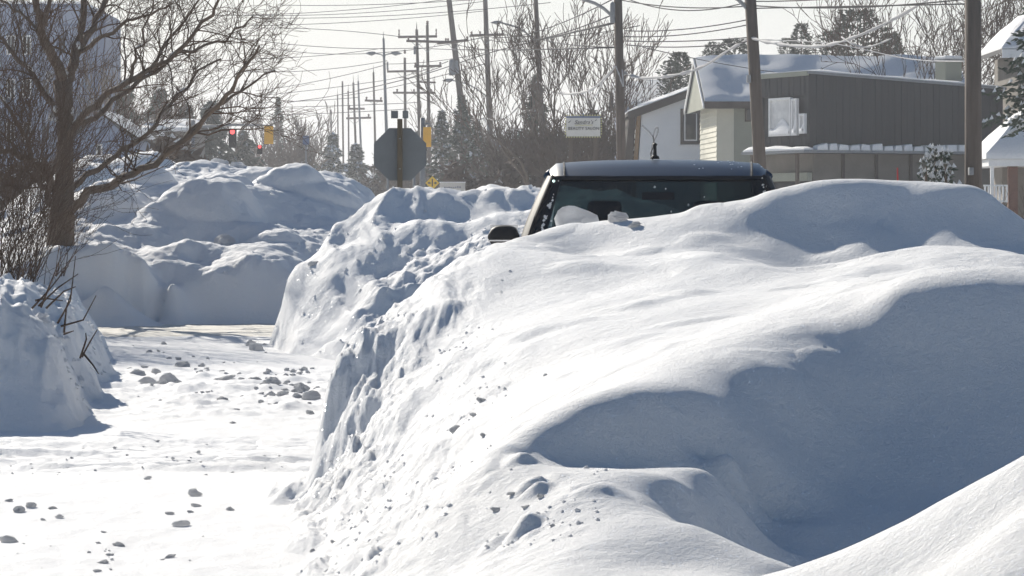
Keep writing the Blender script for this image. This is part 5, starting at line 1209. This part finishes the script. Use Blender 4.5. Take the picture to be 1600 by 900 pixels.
def blue_tower():
    D = 230.0; k = D/F; T = empty('apartment_tower', (PX(-60, D), D, 0), 0, 'tall blue-grey tower block behind the bare tree at the left edge', 'building')
    w = (165+60)*k; zt = PZ(12, D)
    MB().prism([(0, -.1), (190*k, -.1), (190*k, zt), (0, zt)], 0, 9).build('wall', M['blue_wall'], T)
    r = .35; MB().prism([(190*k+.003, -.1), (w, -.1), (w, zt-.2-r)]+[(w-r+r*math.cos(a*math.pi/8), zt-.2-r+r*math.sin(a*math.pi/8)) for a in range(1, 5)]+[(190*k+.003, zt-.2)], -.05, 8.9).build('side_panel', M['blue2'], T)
    for z in np.arange(3, zt, 2.9): MB().box(0, 190*k, -.06, -.003, z-.08, z+.08).build('floor_band', M['blue2'], T)
    for x in (20, 45, 70, 95, 125, 150):
        for z in np.arange(3.9, zt-1.6, 2.9):
            window(T, x*k, (x+14)*k, z, z+1.3, -.003, 'wtrim' if x in (70, 95) else 'blue2', mull=1, fw=.09)
    MB().box(-.1, 192*k, -.12, 9.1, zt+.003, zt+.25).build('parapet', M['blue2'], T)
    MB().box(-.1, 192*k, -.12, 9.1, zt+.253, zt+.4).build('roof_snow', M['cap'], T)
blue_tower()
# tan board by the shrub
T = empty('timber_screen', (PX(38, 56), 56, 0), R(4), 'weathered tan timber screen half hidden behind the shrub', 'screen')
for i in range(5): MB().box(i*.085, i*.085+.078, -.01*(i % 2), .03, 0, PZ(345+(i % 2), 56)).build('plank', M['tan'], T)
MB().box(-.01, .44, .032, .07, .7, .8).build('rail', M['tan'], T)
# snow pile farther back, seen between trunk and mound
b2 = cp([(40,300,76),(90,270,76),(140,252,77),(180,246,77),(230,246,77),(280,262,77),(330,275,77),(100,330,73),(160,310,72),(220,300,72),(40,350,71)])
b2 += [(-12,70,0),(-9,68.5,0),(-6,69,0),(-12,80,0),(-9,82,0),(-5,80,0),(-5,74,.1),(-14,76,0)]
f2 = rbf(b2, .3)
def z2f(x, y):
    z = f2(x, y)+.16*fbm(x*1.2, y*1.2, 131, 5, .55); m = edge_mask(x, y, lambda v: v*0-14.5, lambda v: v*0-4.5, 67, 84, 1.0); return z*m-.3*(1-m)
xs, ys = np.meshgrid(np.linspace(-14.5, -4.5, 110), np.linspace(67, 84, 120))
tag(surf('snow_bank', xs, ys, z2f, M['bank']), 'rough snow bank farther back, seen between the tree trunk and the mound', 'snow bank')

# ------------------------------------------------------------------ trees and shrubs
def H(py, D): return PZ(py, D)
# right-hand pines behind the roofs
for px, pyt, w, D, sd_, lb in [(1063,82,1.0,170,31,'small round pine left of the cream gable'),(1048,95,.8,168,32,'smallest pine at the left end of the roofline'),(1148,62,1.7,172,33,'pine behind the leaning pole above the snowy roof'),(1112,66,.7,172,34,'narrow pine just left of the leaning pole'),
        (1252,38,.9,170,35,'narrow-topped pine right of the leaning pole'),(1340,16,2.1,168,36,'biggest round pine above the snowy roof'),(1300,50,1.3,167,37,'bushy pine at the left foot of the biggest one'),(1392,52,1.0,167,38,'low pine at the right foot of the biggest one'),(1230,60,.7,170,39,'little pine at the left foot of the narrow-topped one')]:
    conifer(px, D, H(pyt, D), w, sd_, lb, 0, 'needles2', rounded=True, n=1700, sz=.5 if w > 1 else .75, name='pine_tree', lo=.60)
def spruce_clump(px, D, py0, py1, w, seed, label):
    T = conifer(px, D, H(py0, D)-H(py1, D), w, seed, label, .35, 'needles', z0=0, n=700, name='spruce_tree')
    return T
T = conifer(1640, 84, 7.8, 1.55, 41, 'snow-laden spruce reaching in from the right edge', .22, 'needles', n=2400, name='spruce_tree', sz=.5, lo=.48)
conifer(1462, 62, H(232, 62), .34, 42, 'small snow-dusted cedar, taller one, before the taupe wall', .7, 'needles', n=420, name='cedar', sz=1.6, cat='shrub', rounded=True)
conifer(1478, 61, H(237, 61), .32, 43, 'small snow-dusted cedar at the right of the taller one', .7, 'needles', n=380, name='cedar', sz=1.6, cat='shrub', rounded=True)
conifer(1447, 61.5, H(245, 61.5), .22, 44, 'smallest snow-dusted cedar at the left of the group', .7, 'needles', n=260, name='cedar', sz=1.8, cat='shrub', rounded=True)
# bare trees right
for a in [(1340,150,13.5,51,'bare tree rising from behind the biggest pine',.10),(1448,128,13.0,52,'bare tree with spreading dark limbs above the charcoal building',.13),(1410,124,12.0,53,'slimmer bare tree left of the one above the charcoal building',.09),
          (1578,130,13,54,'bare tree right of the thickest pole',.13),(1625,126,12,55,'bare tree at the right frame edge',.12),(1495,140,12,56,'bare tree half hidden by the thickest pole',.11),(1213,190,11,57,'thin pale bare tree between the pines',.05)]:
    bare_tree(a[0], a[1], a[2], a[3], a[4], r=a[5], depth=4, spread=.75, up=.32, stems=2 if a[3] in (52, 54) else 1)
# bare trees centre
for a in [(862,150,13.5,61,'tall bare tree beside the slim pole',.13,2),(908,156,13.0,62,'bare tree above the salon sign',.12,2),(948,150,12.5,63,'bare tree touching the dark pole by the white house',.11,1),(812,165,10,64,'lower bare tree left of the slim pole',.09,2),(1000,160,9,65,'thin bare crown right of the dark pole',.06,1),
          (485,300,11.5,66,'vase-shaped bare tree in the far centre left',.14,3),(405,290,13.5,67,'far bare tree behind the dark conifer',.12,2),(690,250,10.5,68,'twiggy bare tree behind the three-armed pole',.1,2),(618,270,9.5,69,'low bare tree behind the octagonal sign',.1,2),
          (270,200,11.5,70,'bare tree behind the big tree, left of the red light',.12,2),(215,190,11,71,'bare tree behind the large tree trunk fork',.12,2),(330,220,11,72,'bare tree rising over the far mound',.11,2),(170,180,10,73,'bare tree beside the blue tower',.1,2),(735,240,10,74,'bare tree between the two tall poles',.1,1)]:
    bare_tree(a[0], a[1], a[2], a[3], a[4], r=a[5], depth=4, spread=.55, up=.4, stems=a[6])
for a in [(800,172,7.6,301,'low many-stemmed bare tree behind the crossarm pole'),(885,150,7.2,302,'dense dark bare thicket right behind the salon sign'),(862,160,8.0,303,'dense bare tree at the left of the salon sign'),(952,152,7.4,304,'dense bare tree at the right of the salon sign'),(770,200,7.5,305,'brown bare tree around the foot of the crossarm pole'),(640,230,7.5,306,'brown bare tree directly behind the octagonal sign'),(450,250,8.5,307,'brown bare tree behind the small blue sign')]:
    bare_tree(*a, r=.1, depth=4, spread=.7, up=.3, stems=5, fork=.2, nch=(3, 4))
# conifers centre and left
for a in [(435,152,1.6,290,81,'dark conifer spire right of the yellow traffic light',.05),(520,208,2.5,270,82,'snow-flecked spruce below the far row of poles',.45),(478,226,2.6,268,83,'broad snow-flecked spruce in the far centre left',.35),(556,226,2.5,272,84,'snow-flecked spruce left of the octagonal sign',.3),
          (690,175,1.8,205,85,'dark spruce right of the octagonal sign',.12),(722,150,2.0,200,86,'dark spruce around the foot of the leaning pole',.02),(745,190,1.8,190,87,'snow-edged spruce beside the frosted cables',.25),
          (838,118,1.9,172,89,'tallest dark spruce behind the slim pole',.03),(925,172,1.8,162,91,'dark spruce left of the dark pole',.03),
          (250,140,3.2,215,94,'dark conifer behind the twigs, above the far mound',.04),(330,160,3.2,210,95,'dark conifer left of the red light',.05),(290,165,2.8,205,96,'dark conifer between two others above the mound',.04),(195,125,2.2,195,97,'dark conifer beside the blue tower',.05),(380,205,2.6,230,98,'low dark conifer below the red light',.08),(600,215,2.2,255,99,'dark conifer behind the left of the octagonal sign',.06),(655,205,2.0,250,100,'dark conifer behind the right of the octagonal sign',.06)]:
    conifer(a[0], a[3], H(a[1], a[3]), a[2], a[4], a[5], a[6], n=1300, name='spruce_tree', sz=.75)
# snowy cedar left of the big trunk foot, and hedgerow far down the street
def hedgerow(px0, px1, D, h, n, seed, label):
    rng = random.Random(seed); v = []; f = []; sv = []; sf = []
    for i in range(n):
        x = PX(rng.uniform(px0, px1), D); y = D+rng.uniform(-3, 3); z = h*rng.random()**.8*(.75+.35*float(pn(np.array(x*.35), np.array(1.0), seed))); L = rng.uniform(.25, .6)
        c = Vector((x, y, z)); a = Vector((rng.gauss(0,1), rng.gauss(0,1), rng.gauss(0,1))).normalized()*L; b_ = Vector((rng.gauss(0,1), rng.gauss(0,1), rng.gauss(0,1))).normalized()*L*.35
        k = len(v); v += [c-a, c+b_, c+a, c-b_]; f.append((k, k+1, k+2, k+3))
        if rng.random() < .05: k = len(sv); sv += [c+Vector((-.2, 0, .1)), c+Vector((.2, 0, .06)), c+Vector((.05, 0, .25))]; sf.append((k, k+1, k+2))
    o = MB().add(v, f).build('hedgerow', M['twig'], None, fix=False); tag(o, label, 'hedgerow', kind='stuff')
    o2 = MB().add(sv, sf).build('hedgerow_snow', M['cap'], o, fix=False); o2['kind'] = 'stuff'
hedgerow(140, 640, 240, 4.6, 5200, 1, 'low brown hedgerow and brush far down the street, above the mound')
hedgerow(620, 1000, 215, 4.4, 3600, 2, 'low brush behind the poles and the octagonal sign')
hedgerow(700, 985, 158, 5.6, 4200, 5, 'tangled brown brush around the posts of the salon sign')
hedgerow(-60, 330, 130, 4.6, 3200, 3, 'brown brush behind the large bare tree')
shrub(10, 47.5, 60, 3.0, .8, .8, 25, 'reddish twiggy shrub between the left edge and the big trunk', -.02, .006, .8)
shrub(1605, 50, 26, 1.1, .9, .6, 23, 'small reddish bare shrub behind the right end of the big bank', 0, .005, .9)
shrub(72, 46.5, 14, 1.3, .6, .5, 24, 'sparse bare shrub at the foot of the large tree', .1, .006, .9)

# ------------------------------------------------------------------ cold haze over the whole street
hm = bpy.data.materials.new('winter_haze'); hm.use_nodes = True; hn = hm.node_tree; hn.nodes.clear()
ho = hn.nodes.new('ShaderNodeOutputMaterial'); hv = hn.nodes.new('ShaderNodeVolumePrincipled')
hv.inputs['Color'].default_value = (0.90, 0.93, 1.0, 1); hv.inputs['Density'].default_value = 0.00062; hv.inputs['Anisotropy'].default_value = 0.35
hn.links.new(hv.outputs[0], ho.inputs['Volume'])
o = MB().box(-1600, 1600, -70, 3600, -1.2, 24).build('haze', hm); o['kind'] = 'stuff'
